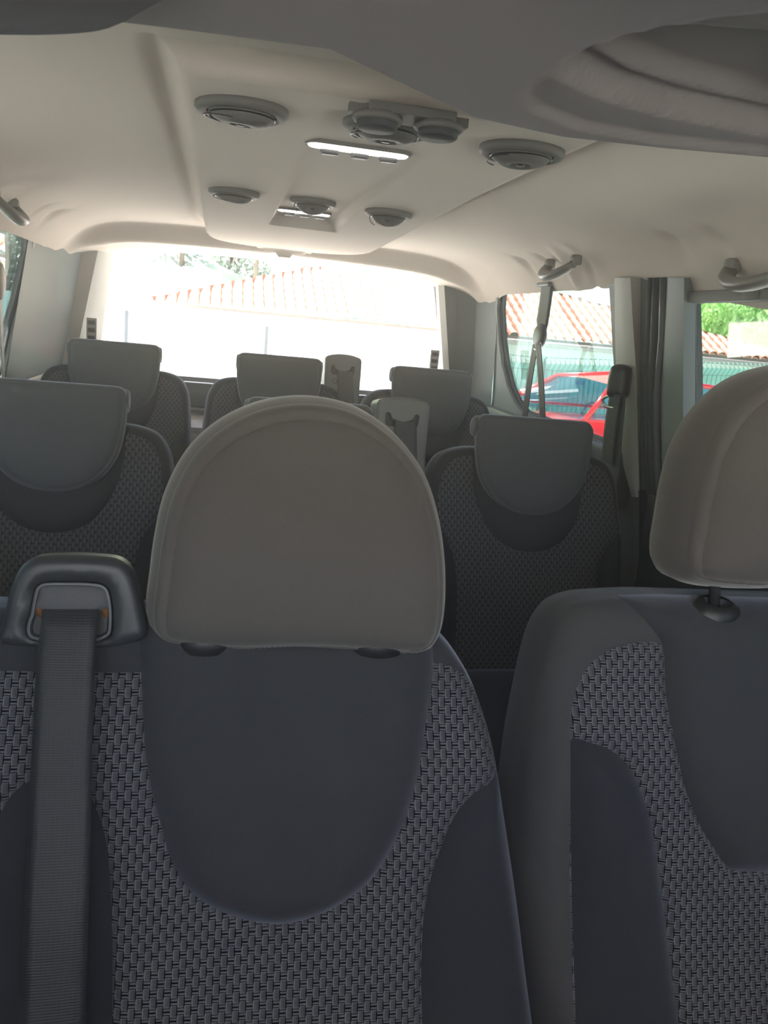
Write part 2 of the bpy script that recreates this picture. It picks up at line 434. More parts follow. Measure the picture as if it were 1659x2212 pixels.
# right side: windows (quarter, sliding door, front door)
qR = [(1.985, .19), (2.70, .19), (2.79, .185), (2.835, .15), (2.845, .10), (2.82, -.01), (2.775, -.09), (2.71, -.155), (2.63, -.20), (2.55, -.225), (1.90, -.235), (1.905, -.1), (1.94, .0)]
dR = rrect(.80, 1.622, -.25, .13, .03, .0, -.075)
fR = rrect(-.05, .62, -.25, .10, .05, .0, 0)
wr = lambda z: wallx(1, z); wl = lambda z: wallx(-1, z)
panel('wall_right', [(-.6, -1.12), (2.86, -1.12), (2.86, .26), (-.6, .26)], [qR, dR, fR], wr, PLG, side=1)
qL = [(1.985, .19), (2.60, .19), (2.66, .175), (2.678, .13), (2.66, .08), (2.40, -.30), (1.90, -.30), (1.90, -.1), (1.94, .0)]
qL = [(1.95, .19), (2.60, .185), (2.655, .165), (2.668, .12), (2.60, -.02), (2.55, -.08), (2.46, -.22), (2.40, -.25), (1.90, -.25)]
panel('wall_left', [(-.6, -1.12), (2.75, -1.12), (2.75, .26), (-.6, .26)], [qL, rrect(.80, 1.60, -.25, .13, .03), fR], wl, PLG, side=-1)
def pane(name, poly, fx, side, mat, off=.022, label=None):
    P = np.array(poly); V_ = [(fx(q[1])+side*off, q[0], q[1]+ZE) for q in P]
    o = mesh(name, V_, [tuple(range(len(P)))], mat, None, False, 'structure')
    # black rubber seal around the pane
    tube('window_seal', [(fx(q[1])+side*(off-.008), q[0], q[1]+ZE) for q in offset(P, -.002)], .006, RUB, o, 8, True)
    if label: o['label'] = label
    return o
pane('window_1', qR, wr, 1, GL_SIDE, label='tinted rear quarter window beside third row, right')
pane('window_2', dR, wr, 1, GL_SIDE, label='tinted sliding door window at the right edge')
pane('window_3', fR, wr, 1, GL_SIDE)
pane('window_4', qL, wl, -1, GL_SIDE, label='tinted rear quarter window at the left edge')
pane('window_5', rrect(.80, 1.60, -.25, .13, .03), wl, -1, GL_SIDE)
pane('window_6', fR, wl, -1, GL_SIDE)
# rear corner trims
def loft(name, cols, mat, kind='structure', parent=None, smooth=True, sub=6, label=None):
    """cols: list of vertical polylines (world points, same count)"""
    cols = [[Vector(p) for p in c] for c in cols]; m_ = len(cols[0]); V_ = []; F_ = []
    for c in cols: V_ += c
    for i in range(len(cols)-1):
        for j in range(m_-1): F_.append((i*m_+j, i*m_+j+1, (i+1)*m_+j+1, (i+1)*m_+j))
    o = mesh(name, V_, F_, mat, parent, smooth, kind); sharp(o, 28)
    if label: o['label'] = label
    return o
def W(x, y, z): return Vector((x, y, z+ZE))
def colz(pt, pb, n=8): return [Vector(pt).lerp(Vector(pb), k/n) for k in range(n+1)]
# right D pillar: from wall end to tailgate frame
loft('trim_1', [colz(W(.934, 2.84, .24), W(.966, 2.84, -.40)), colz(W(.925, 2.92, .24), W(.965, 2.94, -.40)), colz(W(.90, 3.00, .24), W(.955, 3.02, -.40)), colz(W(.83, 3.055, .24), W(.93, 3.07, -.40)), colz(W(.785, 3.06, .24), W(.902, 3.075, -.40))], PLP, label='grey pillar panel between quarter window and tailgate, right')
loft('trim_2', [colz(W(.785, 3.06, .24), W(.902, 3.075, -.40)), colz(W(.768, 3.085, .24), W(.885, 3.10, -.40)), colz(W(.785, 3.16, .24), W(.892, 3.17, -.40)), colz(W(.79, 3.2, .24), W(.895, 3.21, -.40))], PLL, label='pale tailgate frame trim right of rear window')
loft('trim_3', [colz(W(-.541, 2.66, .24), W(-.578, 2.36, -.40)), colz(W(-.535, 2.78, .24), W(-.576, 2.60, -.40)), colz(W(-.515, 2.90, .24), W(-.574, 2.85, -.40)), colz(W(-.48, 3.0, .24), W(-.56, 3.0, -.40)), colz(W(-.452, 3.05, .24), W(-.556, 3.05, -.40))], PLP, label='grey pillar panel between quarter window and tailgate, left')
loft('trim_4', [colz(W(-.452, 3.05, .24), W(-.556, 3.05, -.40)), colz(W(-.405, 3.07, .24), W(-.525, 3.07, -.40)), colz(W(-.385, 3.10, .24), W(-.505, 3.11, -.40)), colz(W(-.375, 3.20, .24), W(-.45, 3.2, -.40))], PLL, label='pale tailgate frame trim left of rear window')
# rear wall below and above the glass, rear pane
rear = panel('wall_rear', [(-.62, -1.12), (1.0, -1.12), (1.0, .31), (-.62, .31)], [[(-.40, .232), (.80, .232), (.90, -.245), (-.45, -.245)]], lambda a, b: 0.0, PLDOOR)
rear.data.transform(Matrix(((0, 1, 0, 0), (1, 0, 0, 3.22), (0, 0, 1, 0), (0, 0, 0, 1))))
pr = mesh('window_7', [W(-.42, 3.235, .25), W(.83, 3.235, .25), W(.94, 3.235, -.26), W(-.47, 3.235, -.26)], [(0, 1, 2, 3)], GL_REAR, None, False, 'structure'); pr['label'] = 'rear tailgate window, view blown out by daylight'
box('trim_5', W(.2, 3.15, -.30), (1.4, .10, .08), PLD, bev=.012, kind='structure')
box('trim_6', W(.2, 3.13, -.352), (1.36, .02, .008), PLL, bev=.002, kind='structure')
box('trim_7', W(.2, 3.10, -.262), (1.38, .02, .014), PLDOOR, bev=.004, kind='structure')
box('trim_22', W(.2, 2.98, -.385), (1.46, .42, .025), PLL, bev=.01, kind='structure')
# slots in the frame trims
for (px_, py_, y_, s_) in ((198, 722, 3.06, 1), (937, 788, 3.085, -1)):
    t_ = empty('slotted_vent', atY(px_, py_, y_)); tag(t_, 'slotted grille on pale trim %s of the rear window' % ('left' if s_ > 0 else 'right'), 'vent')
    box('frame', (0, 0, 0), (.034, .01, .11), PLL, t_, .003)
    for k in range(4): box('slot', (0, -.004, -.038+.026*k), (.024, .008, .014), PLB, t_, .002)
# floor, front bulkhead, pillars and dark lower door trims
box('floor', W(.2, 1.35, -1.14), (1.56, 3.8, .04), CARPET, kind='structure', bev=0)
box('wall_front', W(.2, -.55, -.68), (1.6, .06, .92), PLDOOR, kind='structure', bev=.01)
box('trim_8', W(.2, -.30, -.48), (1.5, .46, .16), PLDOOR, kind='structure', bev=.05)
for sgn, nm in ((1, 'trim_9'), (-1, 'trim_10')):
    X_ = .953 if sgn > 0 else -.563
    box(nm, W(X_, 1.12, -.70), (.03, 3.42, .84) if sgn < 0 else (.03, 1.05, .80), PLDOOR, kind='structure', bev=.008)
for sgn in (1, -1):
    X_ = .955 if sgn > 0 else -.565
    box('trim_%d' % (11 if sgn > 0 else 12), W(X_, 2.42 if sgn > 0 else 2.55, -.30), (.045, 1.28 if sgn > 0 else 1.0, .13 if sgn > 0 else .12), PLD, kind='structure', bev=.008)
# right: pillar trim, door gap with seals, sliding door trim
def wallcol(px, y0, y1, X=.95, n=14, bulge=0):
    pts = []
    for k in range(n+1):
        y_ = y0+(y1-y0)*k/n; x_ = X
        for _ in range(4):
            p = atX(px(y_) if callable(px) else px, y_, x_); x_ = wallx(1, p.z-ZE)-(.955-X)
        pts.append(p)
    return pts
def lerpx(tab):
    ty = [t[0] for t in tab]; tx = [t[1] for t in tab]; return lambda y: float(np.interp(y, ty, tx))
eL = lerpx([(600, 1330), (720, 1331), (850, 1336), (1000, 1345), (1074, 1368)]); eR = lerpx([(600, 1362), (680, 1366), (800, 1374), (950, 1378), (1074, 1381)]); eR2 = lerpx([(600, 1386), (800, 1386), (950, 1384), (1074, 1383)])
loft('trim_13', [wallcol(lambda y: eL(y)-3, 600, 1074, .955), wallcol(eL, 600, 1074, .925), wallcol(lambda y: (eL(y)+eR(y))/2, 600, 1074, .918), wallcol(eR, 600, 1074, .923), wallcol(eR2, 600, 1074, .95)], PLL, label='pale pillar trim beside quarter window, carrying the belt anchor')
loft('trim_14', [wallcol(lambda y: eL(y)+2, 1060, 1500, .93), wallcol(lambda y: eR(y), 1060, 1500, .92), wallcol(lambda y: eR2(y)+14, 1060, 1500, .945)], PLD)
g0 = lerpx([(600, 1384), (1070, 1380), (1500, 1378)]); g1 = lerpx([(600, 1438), (850, 1424), (1000, 1424), (1090, 1434), (1500, 1436)])
loft('trim_15', [wallcol(g0, 600, 1500, .946), wallcol(lambda y: (g0(y)+g1(y))/2, 600, 1500, .952), wallcol(g1, 600, 1500, .946)], FRAME, label='dark painted door frame gap behind sliding door')
s1 = lerpx([(600, 1409), (850, 1397), (1000, 1400), (1180, 1413), (1500, 1418)]); s2 = lerpx([(600, 1434), (720, 1432), (850, 1420), (1000, 1421), (1090, 1430), (1500, 1432)])
tube('trim_16', wallcol(s1, 600, 1500, .945), .010, RUB, None, 10, kind='structure')
tube('trim_17', wallcol(s2, 600, 1500, .940), .009, PLD, None, 10, kind='structure')
tube('trim_21', wallcol(lambda y: s1(y)+13, 600, 1500, .944), .012, RUB, None, 10, kind='structure')
d0 = lerpx([(600, 1440), (850, 1427), (1000, 1428), (1086, 1436)]); d1 = lerpx([(600, 1478), (900, 1475), (1086, 1490)]); d2 = lerpx([(600, 1503), (800, 1502), (1086, 1500)])
loft('door_1', [wallcol(d0, 600, 1086, .945), wallcol(lambda y: d0(y)+6, 600, 1086, .925), wallcol(d1, 600, 1086, .925), wallcol(lambda y: (d1(y)+d2(y))/2, 600, 1086, .94), wallcol(d2, 600, 1086, .958)], PLG, label='grey sliding door upper trim beside its window')
box('trim_18', W(.945, 1.1, -.70), (.07, 1.0, .77), PLDOOR, kind='structure', bev=.02)
# window header strip on the sliding door with a small catch
a_ = atX(1478, 632, .93); b_ = atX(1700, 660, .93)
mid = (a_+b_)/2; L_ = (b_-a_).length
dh = box('door_header', (mid.x, mid.y-.25, mid.z+.004), (.03, L_+.5, .022), PLM, None, .004); dh.name = 'trim_19'; dh['kind'] = 'structure'
ct = atX(1622, 637, .912)
t_ = box('roof_catch', (ct.x+.004, ct.y, ct.z), (.006, .040, .014), PLM, None, .002); tag(t_, 'small rectangular catch on the strip above the sliding door window', 'catch')
sq = atX(1340, 639, .915); t_ = box('airbag_badge', (sq.x+.004, sq.y, sq.z), (.005, .024, .024), PLM, None, .002); tag(t_, 'small square embossed plate at the top of the pale pillar', 'badge')
box('plate', (-.003, 0, 0), (.003, .017, .017), PLL, t_, .001).location = (sq.x+.004, sq.y, sq.z); t_.data.transform(Matrix.Translation((0, 0, 0)))

# ------------------------------------------------------------------ overhead moulding above the windscreen (dark, near the eye)
lip = [(-.62, .80), (-.175, .742), (-.05, .724), (.07, .712), (.128, .762), (.226, .844), (.327, .866), (.422, .852), (.543, .823), (.75, .79), (.96, .80)]
lx = [p[0] for p in lip]; ly = [p[1] for p in lip]
groove = np.array([tuple(atZ(*p, .2))[:2] for p in [(1800, -100), (1560, 0), (1380, 78), (1230, 143), (1193, 168), (1202, 190), (1290, 235), (1420, 272), (1659, 318), (1900, 350)]])
inner = np.array([tuple(atZ(*p, .2))[:2] for p in [(1900, 150), (1659, 150), (1500, 140), (1345, 138), (1295, 165), (1290, 192), (1400, 230), (1659, 292), (1900, 330)]])
outer = np.array([tuple(atZ(*p, .2))[:2] for p in [(1900, -200), (1550, -5), (1400, 60), (1250, 125), (1155, 185), (1135, 220), (1158, 245), (1250, 281), (1400, 309), (1659, 338), (1900, 370)]])
nu, nv = 220, 130
us = np.linspace(-.60, .98, nu); V_ = []; P2 = []
for j in range(nv):
    for i in range(nu):
        yl = np.interp(us[i], lx, ly); y = yl+.02-(j/(nv-1))*.60; P2.append((us[i], y))
P2 = np.array(P2)
yl = np.interp(P2[:, 0], lx, ly); dl = yl-P2[:, 1]
z = .200+.075*np.clip(-(dl-.03)/.05, 0, 1)**1.6
z = z+.009*sstep(poly_sd(P2, outer), -.006, .004)+.0
sg = poly_sd(P2, groove); z = z+.023*sstep(sg, -.003, .004)-.007*sstep(sg, .010, .035)
si_ = poly_sd(P2, inner); z = z+.017*sstep(si_, -.004, .006)
z = z-.05*sstep(dl, .25, .6)
V_ = [(P2[k, 0], P2[k, 1], z[k]+ZE) for k in range(len(P2))]
F_ = [(j*nu+i, j*nu+i+1, (j+1)*nu+i+1, (j+1)*nu+i) for j in range(nv-1) for i in range(nu-1)]
mesh('trim_20', V_, F_, fabric('overhead_shelf_fleece', (.22, .20, .20), .05, .05), None, True, 'structure')['label'] = 'dark moulded overhead shelf at the top of the photo'
# corner of a dark sun visor at the very top left
vpts = [tuple(atZ(*p, .185))[:2] for p in [(-200, -60), (340, -60), (290, 8), (230, 34), (120, 44), (-30, 44), (-260, 40)]]
Ov = spline(vpts, .01); n = len(Ov); V_ = []; F_ = []
for (o_, z_) in ((-.006, .190), (0, .186), (0, .178), (-.006, .174)): V_ += [(q[0], q[1], z_+ZE) for q in offset(Ov, o_)]
for i in range(3):
    for j in range(n): F_.append((i*n+j, i*n+(j+1) % n, (i+1)*n+(j+1) % n, (i+1)*n+j))
F_ += [tuple(range(n)), tuple(range(3*n, 4*n))]
tag(mesh('sun_visor', V_, F_, fabric('visor_cloth', (.075, .07, .07), .05)), 'blurred dark rounded corner of a sun visor at the top left edge', 'sun visor')

# ------------------------------------------------------------------ ceiling fittings
def vent(px, py, r, label, tilt=0.0, turn=0.0, group='round air vents in the headliner'):
    p = ceil_pt(px, py); t_ = empty('air_vent', p+Vector((0, 0, -.002))); tag(t_, label, 'air vent', group)
    bm = bmesh.new(); lathebm(bm, [(r*.74, -.007), (r*.80, -.0095), (r*.93, -.0085), (r, -.004), (r*1.0, .004), (r*.9, .006)], 48); bmobj('bezel', bm, PLM, t_)
    rot = Matrix.Rotation(turn, 4, 'Z') @ Matrix.Rotation(tilt, 4, 'X')
    bm = bmesh.new(); lathebm(bm, [(0, -.0195), (r*.10, -.0190), (r*.17, -.0160), (r*.25, -.0195), (r*.42, -.0190), (r*.60, -.0150), (r*.70, -.009), (r*.73, -.003), (r*.73, .004)], 48, mat=rot)
    bmobj('rotor', bm, PLM, t_)
    bm = bmesh.new(); lathebm(bm, [(r*.74, -.0105), (r*.72, -.012), (r*.70, -.0112)], 48); bmobj('shadow_gap', bm, PLB, t_)
    bm = bmesh.new(); pts = [rot @ Vector((r*.62*math.cos(a)-.18*r, r*.62*math.sin(a), -.0155)) for a in np.linspace(math.radians(120), math.radians(240), 14)]
    tubebm(bm, pts, .0009, 6); bmobj('slit', bm, PLB, t_)
    bm = bmesh.new(); lathebm(bm, [(0, -.0200), (r*.09, -.0198), (r*.1, -.0185)], 20, mat=rot); bmobj('finger_dimple', bm, PLB, t_)
    return t_
vent(523, 231, .058, 'large round vent nearest the camera on the left of the console', .12, .5)
vent(837, 269, .058, 'large round vent just behind the pair of dark knobs', .05, .2)
vent(1128, 322, .058, 'round vent on the right side, under the dark overhead shelf', -.05, 0)
vent(506, 413, .052, 'small far round vent on the left of the console', .25, .4)
vent(676, 433, .052, 'far round vent in the middle, swivelled open above the rear lamp', -.45, 0)
vent(840, 458, .052, 'far round vent on the right, swivelled open', -.45, 0)
# pair of round knobs
kp = ceil_pt(886, 220, .0)
t_ = empty('ceiling_control', kp+Vector((0, -.0, -.015))); tag(t_, 'pair of round dark ceiling knobs in front of the middle vent', 'control knob')
bm = bmesh.new(); bmesh.ops.create_cube(bm, size=1)
for v in bm.verts: v.co = Vector((v.co.x*.140, v.co.y*.052, v.co.z*.010))
bmesh.ops.bevel(bm, geom=[e for e in bm.edges if abs(e.verts[0].co.z-e.verts[1].co.z) > .005], offset=.02, segments=5, affect='EDGES'); sharp(bmobj('base_plate', bm, PLM, t_))
for dx in (-.036, .036):
    bm = bmesh.new(); lathebm(bm, [(.018, 0), (.0285, -.004), (.0295, -.009), (.027, -.012), (.0235, -.0115)], 36, c=(dx, 0, 0)); k_ = bmobj('knob', bm, PLM, t_)
    bm = bmesh.new(); lathebm(bm, [(.024, -.0105), (.0235, -.018), (.021, -.0205), (0, -.0205)], 36, c=(dx, 0, 0)); bmobj('knob_face', bm, RUB, k_)
# reading lamps
def capsule(L, r, n=10):
    return np.array([(L/2-r+r*math.cos(a), r*math.sin(a)) for a in np.linspace(-PI/2, PI/2, n)]+[(-L/2+r+r*math.cos(a), r*math.sin(a)) for a in np.linspace(PI/2, 3*PI/2, n)])
def slab(name, poly, z0, z1, mat, parent, inset=.002):
    n = len(poly); V_ = []; rings = [(0, z0), (0, z1+(z0-z1)*.4), (-inset, z1)]
    for o_, z_ in rings: V_ += [(q[0], q[1], z_) for q in offset(poly, o_)]
    F_ = [(i*n+j, i*n+(j+1) % n, (i+1)*n+(j+1) % n, (i+1)*n+j) for i in range(2) for j in range(n)]+[tuple(range(n)), tuple(range(2*n, 3*n))]
    return sharp(mesh(name, V_, F_, mat, parent), 50)
for (px, py, L_, label) in ((775, 316, .150, 'long bright reading lamp between the near vents'), (657, 454, .128, 'small far reading lamp in the recess below the middle vent')):
    p = ceil_pt(px, py); t_ = empty('reading_lamp', p+Vector((0, 0, -.001))); tag(t_, label, 'ceiling lamp', 'reading lamps in the ceiling console')
    slab('bezel', capsule(L_*1.07, .021), .004, -.005, PLM, t_)
    slab('lens', capsule(L_, .0165), -.002, -.0068, LENS, t_)
    for dx in (-.27, .03, .32): slab('switch', capsule(.028, .0055)+np.array([dx*L_, .0150]), -.004, -.0135, PLB, t_)
# grab handles
HND = plastic('handle_plastic', (.20, .195, .18), .4, .05)
def handle(px, py, L_, side, label):
    x, y, z = ceil_pt(px, py, .016)
    t_ = empty('grab_handle', (x, y, z)); tag(t_, label, 'grab handle', 'grab handles along the roof edge')
    for s_ in (-1, 1): box('mount', (side*.004, s_*L_*.43, .004), (.026, .026, .028), HND, t_, .009, seg=3)
    pts = []
    for k in range(17):
        a = k/16; yy = (a-.5)*L_*.86; dip = math.sin(PI*a)**.6
        pts.append((-side*.030*dip, yy, -.004-.030*dip))
    tube('grip', pts, [.0125+.003*math.sin(PI*k/16) for k in range(17)], HND, t_, 12, flat=(1.15, .8))
handle(1213, 556, .20, 1, 'grey folding grab handle above the right quarter window')
handle(1652, 552, .22, 1, 'grey grab handle cut by the right edge of the photo')
handle(12, 420, .20, -1, 'grab handle at the left edge of the headliner')
# rear wiper arm seen at the top of the tailgate glass, brake light strip
wp = [atY(503, 526, 3.24), atY(502, 552, 3.25), atY(499, 567, 3.255)]
t_ = tube('rear_wiper', wp, .009, PLB, None, 8); tag(t_, 'short black wiper arm hanging at the top of the rear window', 'wiper')
bl = [atY(440, 526, 3.19), atY(560, 533, 3.19), atY(660, 544, 3.19), atY(752, 559, 3.19)]
t_ = tube('brake_light_strip', bl, .0045, PLD, None, 8); tag(t_, 'thin dark strip along the top edge of the rear window', 'light strip')

# ------------------------------------------------------------------ seats: headrests
def lerp2(a, b_, t): return (a[0]+(b_[0]-a[0])*t, a[1]+(b_[1]-a[1])*t)
def smooth_poly(pl, pts, step=.006): return spline(pl.poly(pts), step)
hp = Plane(.092, .885, -.215, 8)
head_px = [(640, 866), (560, 878), (480, 915), (415, 975), (370, 1060), (348, 1150), (336, 1240), (329, 1300), (334, 1345), (355, 1366), (410, 1378), (520, 1384), (640, 1380), (760, 1386), (860, 1394), (905, 1386), (930, 1352), (940, 1290), (939, 1200), (926, 1110), (896, 1020), (840, 945), (770, 894), (710, 873)]
hl = hp.poly(head_px)
def sc_poly(p, s, dz=0): c = np.mean(np.array(p), 0); return [((a-c[0])*s+c[0], (b_-c[1])*s+c[1]+dz) for a, b_ in p]
headpoly = sc_poly(hl, .972)
HO = spline(headpoly, .005)
def front_headrest(parent, loc, rotx):
    h = empty('head_restraint', loc, (rotx, 0, 0)); h.parent = parent
    fp = offset(HO, -.010)+np.array([.0035, -.0065])
    parts = upholster(headpoly, [('front_panel', fp, HEADF, .020, .030)], g=.0075, roll=.016, rollh=.012,
                      sides=((0, 0), (.006, .012), (.010, .035), (.008, .065), (-.004, .092), (-.022, .108), (-.05, .114)), base=('side_gusset', HEADF, .004, .01),
                      hfun=lambda x, z_: .012*np.exp(-((x/.12)**2+(z_/.11)**2)))
    build(parts, h, -.048)
    return h
def guides(parent, xs_, z_, y_, post=.10):
    for x_ in xs_:
        bm = bmesh.new(); lathebm(bm, [(.013, .014), (.0155, .0135), (.022, .009), (.026, .000), (.027, -.006)], 32)
        bmesh.ops.transform(bm, matrix=Matrix.Translation((x_, y_, z_)) @ Matrix.Rotation(.5, 4, 'X') @ Matrix.Diagonal((1.3, 1.0, 1.1, 1)), verts=bm.verts); bmobj('post_sleeve', bm, PLB, parent)
        tube('headrest_post', [(x_, y_, z_-.02), (x_, y_+.002, z_+post)], .0068, STEEL, parent, 16)

# ------------------------------------------------------------------ front double bench
bp = Plane(.095, .865, -.335, 14)
Bq = bp.poly
out_b = Bq([(640, 1338), (400, 1316), (150, 1310), (-300, 1302)])
xl = out_b[-1][0]
left_side = [(xl-.10, out_b[-1][1]-.01), (xl-.15, -.06), (xl-.17, -.20), (xl-.19, -.40), (xl-.19, -.60)]
right_px = [(1135, 2212), (1122, 2080), (1104, 1920), (1085, 1790), (1070, 1690), (1060, 1620), (1045, 1555), (1020, 1480), (990, 1425), (955, 1378), (918, 1354), (860, 1349)]
rb = Bq(right_px)
outline_b = out_b+left_side+[(rb[0][0]+.01, -.60)]+rb
cpan = Bq([(312, 1290), (309, 1400), (310, 1450), (317, 1560), (330, 1650), (352, 1740), (376, 1820), (415, 1882), (462, 1916), (525, 1940), (597, 1949), (658, 1938), (714, 1913), (782, 1861), (833, 1782), (869, 1686), (897, 1571), (913, 1500), (921, 1451), (922, 1400), (916, 1300)])
wov = Bq([(-600, 1438), (0, 1439), (310, 1442), (921, 1424), (945, 1426), (978, 1440), (1008, 1470), (1028, 1505), (1042, 1550), (1051, 1600), (1057, 1650), (1120, 2100), (1140, 2260)])
wov = wov+[(wov[-1][0], -.70), (xl-.17, -.70), (xl-.13, wov[0][1]-.1)]
bolr = Bq([(1064, 1652), (1030, 1664), (995, 1684), (966, 1714), (945, 1750), (925, 1800), (908, 1850), (897, 1900), (889, 1960), (884, 2060), (883, 2212)])
bolr = bolr+[(bolr[-1][0], -.70), (rb[0][0]+.1, -.70), (rb[5][0]+.06, -.2)]
boll = Bq([(130, 1646), (175, 1656), (207, 1684), (230, 1735), (245, 1800), (252, 1900), (255, 2000), (254, 2212)])
boll = boll+[(boll[-1][0], -.70)]+[(-.56, -.70)]+[(boll[0][0]*2-a, b_) for a, b_ in boll[:0:-1]][:0]
lc = boll[0][0]
mirror = [(2*lc-a, b_) for a, b_ in Bq([(175, 1656), (207, 1684), (230, 1735), (245, 1800), (252, 1900), (255, 2000), (254, 2212)])]
boll = boll[:8]+[(boll[7][0], -.70), (mirror[-1][0], -.70)]+mirror[::-1]
def dn(poly, step=.006):   # spline only the given dense part
    return spline(poly, step)
bench = empty('front_bench_seat', bp.o, bp.rot()); tag(bench, 'front double bench seat with woven cloth and big rounded headrest, nearest the camera', 'car seat')
parts = upholster(outline_b, [('centre_panel', dn(cpan), SUEDE, .026, .020), ('side_bolster', dn(bolr), SUEDE2, .026, .035), ('middle_bolster', dn(boll), SUEDE2, .022, .03), ('woven_insert', dn(wov), WOV, .004, .008)],
                  g=.0085, roll=.032, rollh=.030, base=('backrest', SUEDE, .004, .02), hfun=lambda x, z_: .022*sstep(-z_, .05, .16)+.03*sstep(-z_, .28, .60))
build(parts, bench)
guides(bench, (bp.px(441, 1388)[0], bp.px(800, 1392)[0]), bp.px(441, 1364)[1], -.034, .05)
hr = front_headrest(bench, (0, 0, 0), 0)
# place the headrest in world terms, then express it in the bench frame
bpy.context.view_layer.update()
hr.matrix_parent_inverse = Matrix.Identity(4)
hr.matrix_basis = (Matrix.Translation(bp.o) @ Matrix.Rotation(-bp.th, 4, 'X')).inverted() @ (Matrix.Translation(hp.o) @ Matrix.Rotation(-hp.th, 4, 'X'))

# belt guide tower on the bench
tp = Plane(-.13, .817, -.30, 10)
tower_px = [(160, 1201), (105, 1202), (72, 1206), (46, 1222), (26, 1254), (12, 1296), (2, 1345), (-6, 1392), (80, 1402), (160, 1405), (240, 1402), (312, 1380), (308, 1330), (300, 1290), (289, 1250), (272, 1222), (248, 1208), (205, 1203)]
TO = spline(tp.poly(tower_px), .004); n = len(TO)
win_px = [(150, 1256), (95, 1257), (76, 1266), (67, 1292), (60, 1330), (52, 1355), (60, 1382), (100, 1392), (200, 1392), (238, 1376), (244, 1345), (243, 1310), (236, 1276), (222, 1262), (190, 1257)]
WO = spline(tp.poly(win_px), .004)
tw = empty('belt_guide', tp.o, tp.rot()); tw.parent = bench
tw.matrix_parent_inverse = Matrix.Identity(4)
tw.matrix_basis = (Matrix.Translation(bp.o) @ Matrix.Rotation(-bp.th, 4, 'X')).inverted() @ (Matrix.Translation(tp.o) @ Matrix.Rotation(-tp.th, 4, 'X'))
def frame_shell(name, outer_p, inner_p, mat, parent, front=.0, back=.034, rr=.010, lipd=.010):
    """moulded shell with an opening: CDT of the ring, rounded outer edge, return into the opening"""
    pts = [tuple(p) for p in outer_p]; n0 = len(pts); edges = [(i, (i+1) % n0) for i in range(n0)]
    pts += [tuple(p) for p in inner_p]; n1 = len(inner_p); edges += [(n0+i, n0+(i+1) % n1) for i in range(n1)]
    for d in (.002, .005, .009, .014): 
        pts += [tuple(p) for p in offset(outer_p, -d)]
    lo = outer_p.min(0); hi = outer_p.max(0); G = np.array([(a, b_) for a in np.arange(lo[0], hi[0], .006) for b_ in np.arange(lo[1], hi[1], .006)])
    G = G[inside(G, outer_p) & ~inside(G, inner_p)]; G = G[(sdist(G, outer_p, np.roll(outer_p, -1, 0)) > .016) & (sdist(G, inner_p, np.roll(inner_p, -1, 0)) > .003)]
    pts += [tuple(p) for p in G]
    vo, _, fo, _, _, _ = delaunay_2d_cdt([Vector(p) for p in pts], edges, [], 0, 1e-7)
    Vv = np.array([(v.x, v.y) for v in vo]); Fc = np.array([f for f in fo if len(f) == 3]); cen = Vv[Fc].mean(1)
    Fc = Fc[inside(cen, outer_p) & ~inside(cen, inner_p)]
    d = sdist(Vv, outer_p, np.roll(outer_p, -1, 0)); q = np.clip(d/rr, 0, 1); y = front+rr*(1-np.sqrt(np.clip(1-(1-q)**2, 0, 1)))
    di = sdist(Vv, inner_p, np.roll(inner_p, -1, 0)); y = y+.004*np.exp(-(di/.003)**2)
    V_ = [(a[0], y[i], a[1]) for i, a in enumerate(Vv)]; F_ = [tuple(int(k) for k in f) for f in Fc]
    st = len(V_); n = len(outer_p)
    for o_, y_ in ((0, front+rr), (0, back)): V_ += [(q_[0], y_, q_[1]) for q_ in offset(outer_p, o_)]
    F_ += [(st+j, st+(j+1) % n, st+n+(j+1) % n, st+n+j) for j in range(n)]; F_.append(tuple(range(st+n, st+2*n)))
    st = len(V_); n = len(inner_p)
    for o_, y_ in ((0, front+.004), (-.003, front+lipd), (-.003, front+lipd+.02)): V_ += [(q_[0], y_, q_[1]) for q_ in offset(inner_p, o_)]
    F_ += [(st+i*n+j, st+i*n+(j+1) % n, st+(i+1)*n+(j+1) % n, st+(i+1)*n+j) for i in range(2) for j in range(n)]
    return sharp(mesh(name, V_, F_, mat, parent), 60)
frame_shell('housing', TO, WO, plastic('guide_plastic', (.045, .048, .055), .38), tw)
WI = offset(WO, -.0045)
frame_shell('inner_frame', offset(WO, -.0015), WI, plastic('inner_frame_plastic', (.11, .115, .125), .38), tw, front=-.001, back=.020, rr=.003, lipd=.012)
V_ = [(q[0], -.012, q[1]) for q in WI]; mesh('recess', [(a, .0085, c) for a, _, c in V_], [tuple(range(len(WI)))], PLB, tw, False)
fl = tp.poly([(85, 1266), (78, 1290), (68, 1318), (80, 1319), (95, 1326), (150, 1332), (210, 1327), (226, 1320), (238, 1318), (236, 1290), (228, 1268), (160, 1262)])
parts = upholster(fl, [], g=.005, roll=.008, rollh=.008, sides=((0, 0), (0, .012), (-.003, .016)), base=('flap', fabric('flap_cloth', (.15, .15, .16), .2), .004, .01))
build(parts, tw, .010)
for (x0, x1) in ((70, 97), (212, 238)):
    q = tp.poly([(x0, 1313), ((x0+x1)/2, 1310), (x1, 1316), (x1-3 if x0 < 100 else x1-6, 1338), (x0+8, 1334)])
    parts = upholster(q, [], g=.004, roll=.004, rollh=.004, sides=((0, 0), (0, .006)), base=('slot_lining', BRN, .001, .01)); build(parts, tw, .0080)
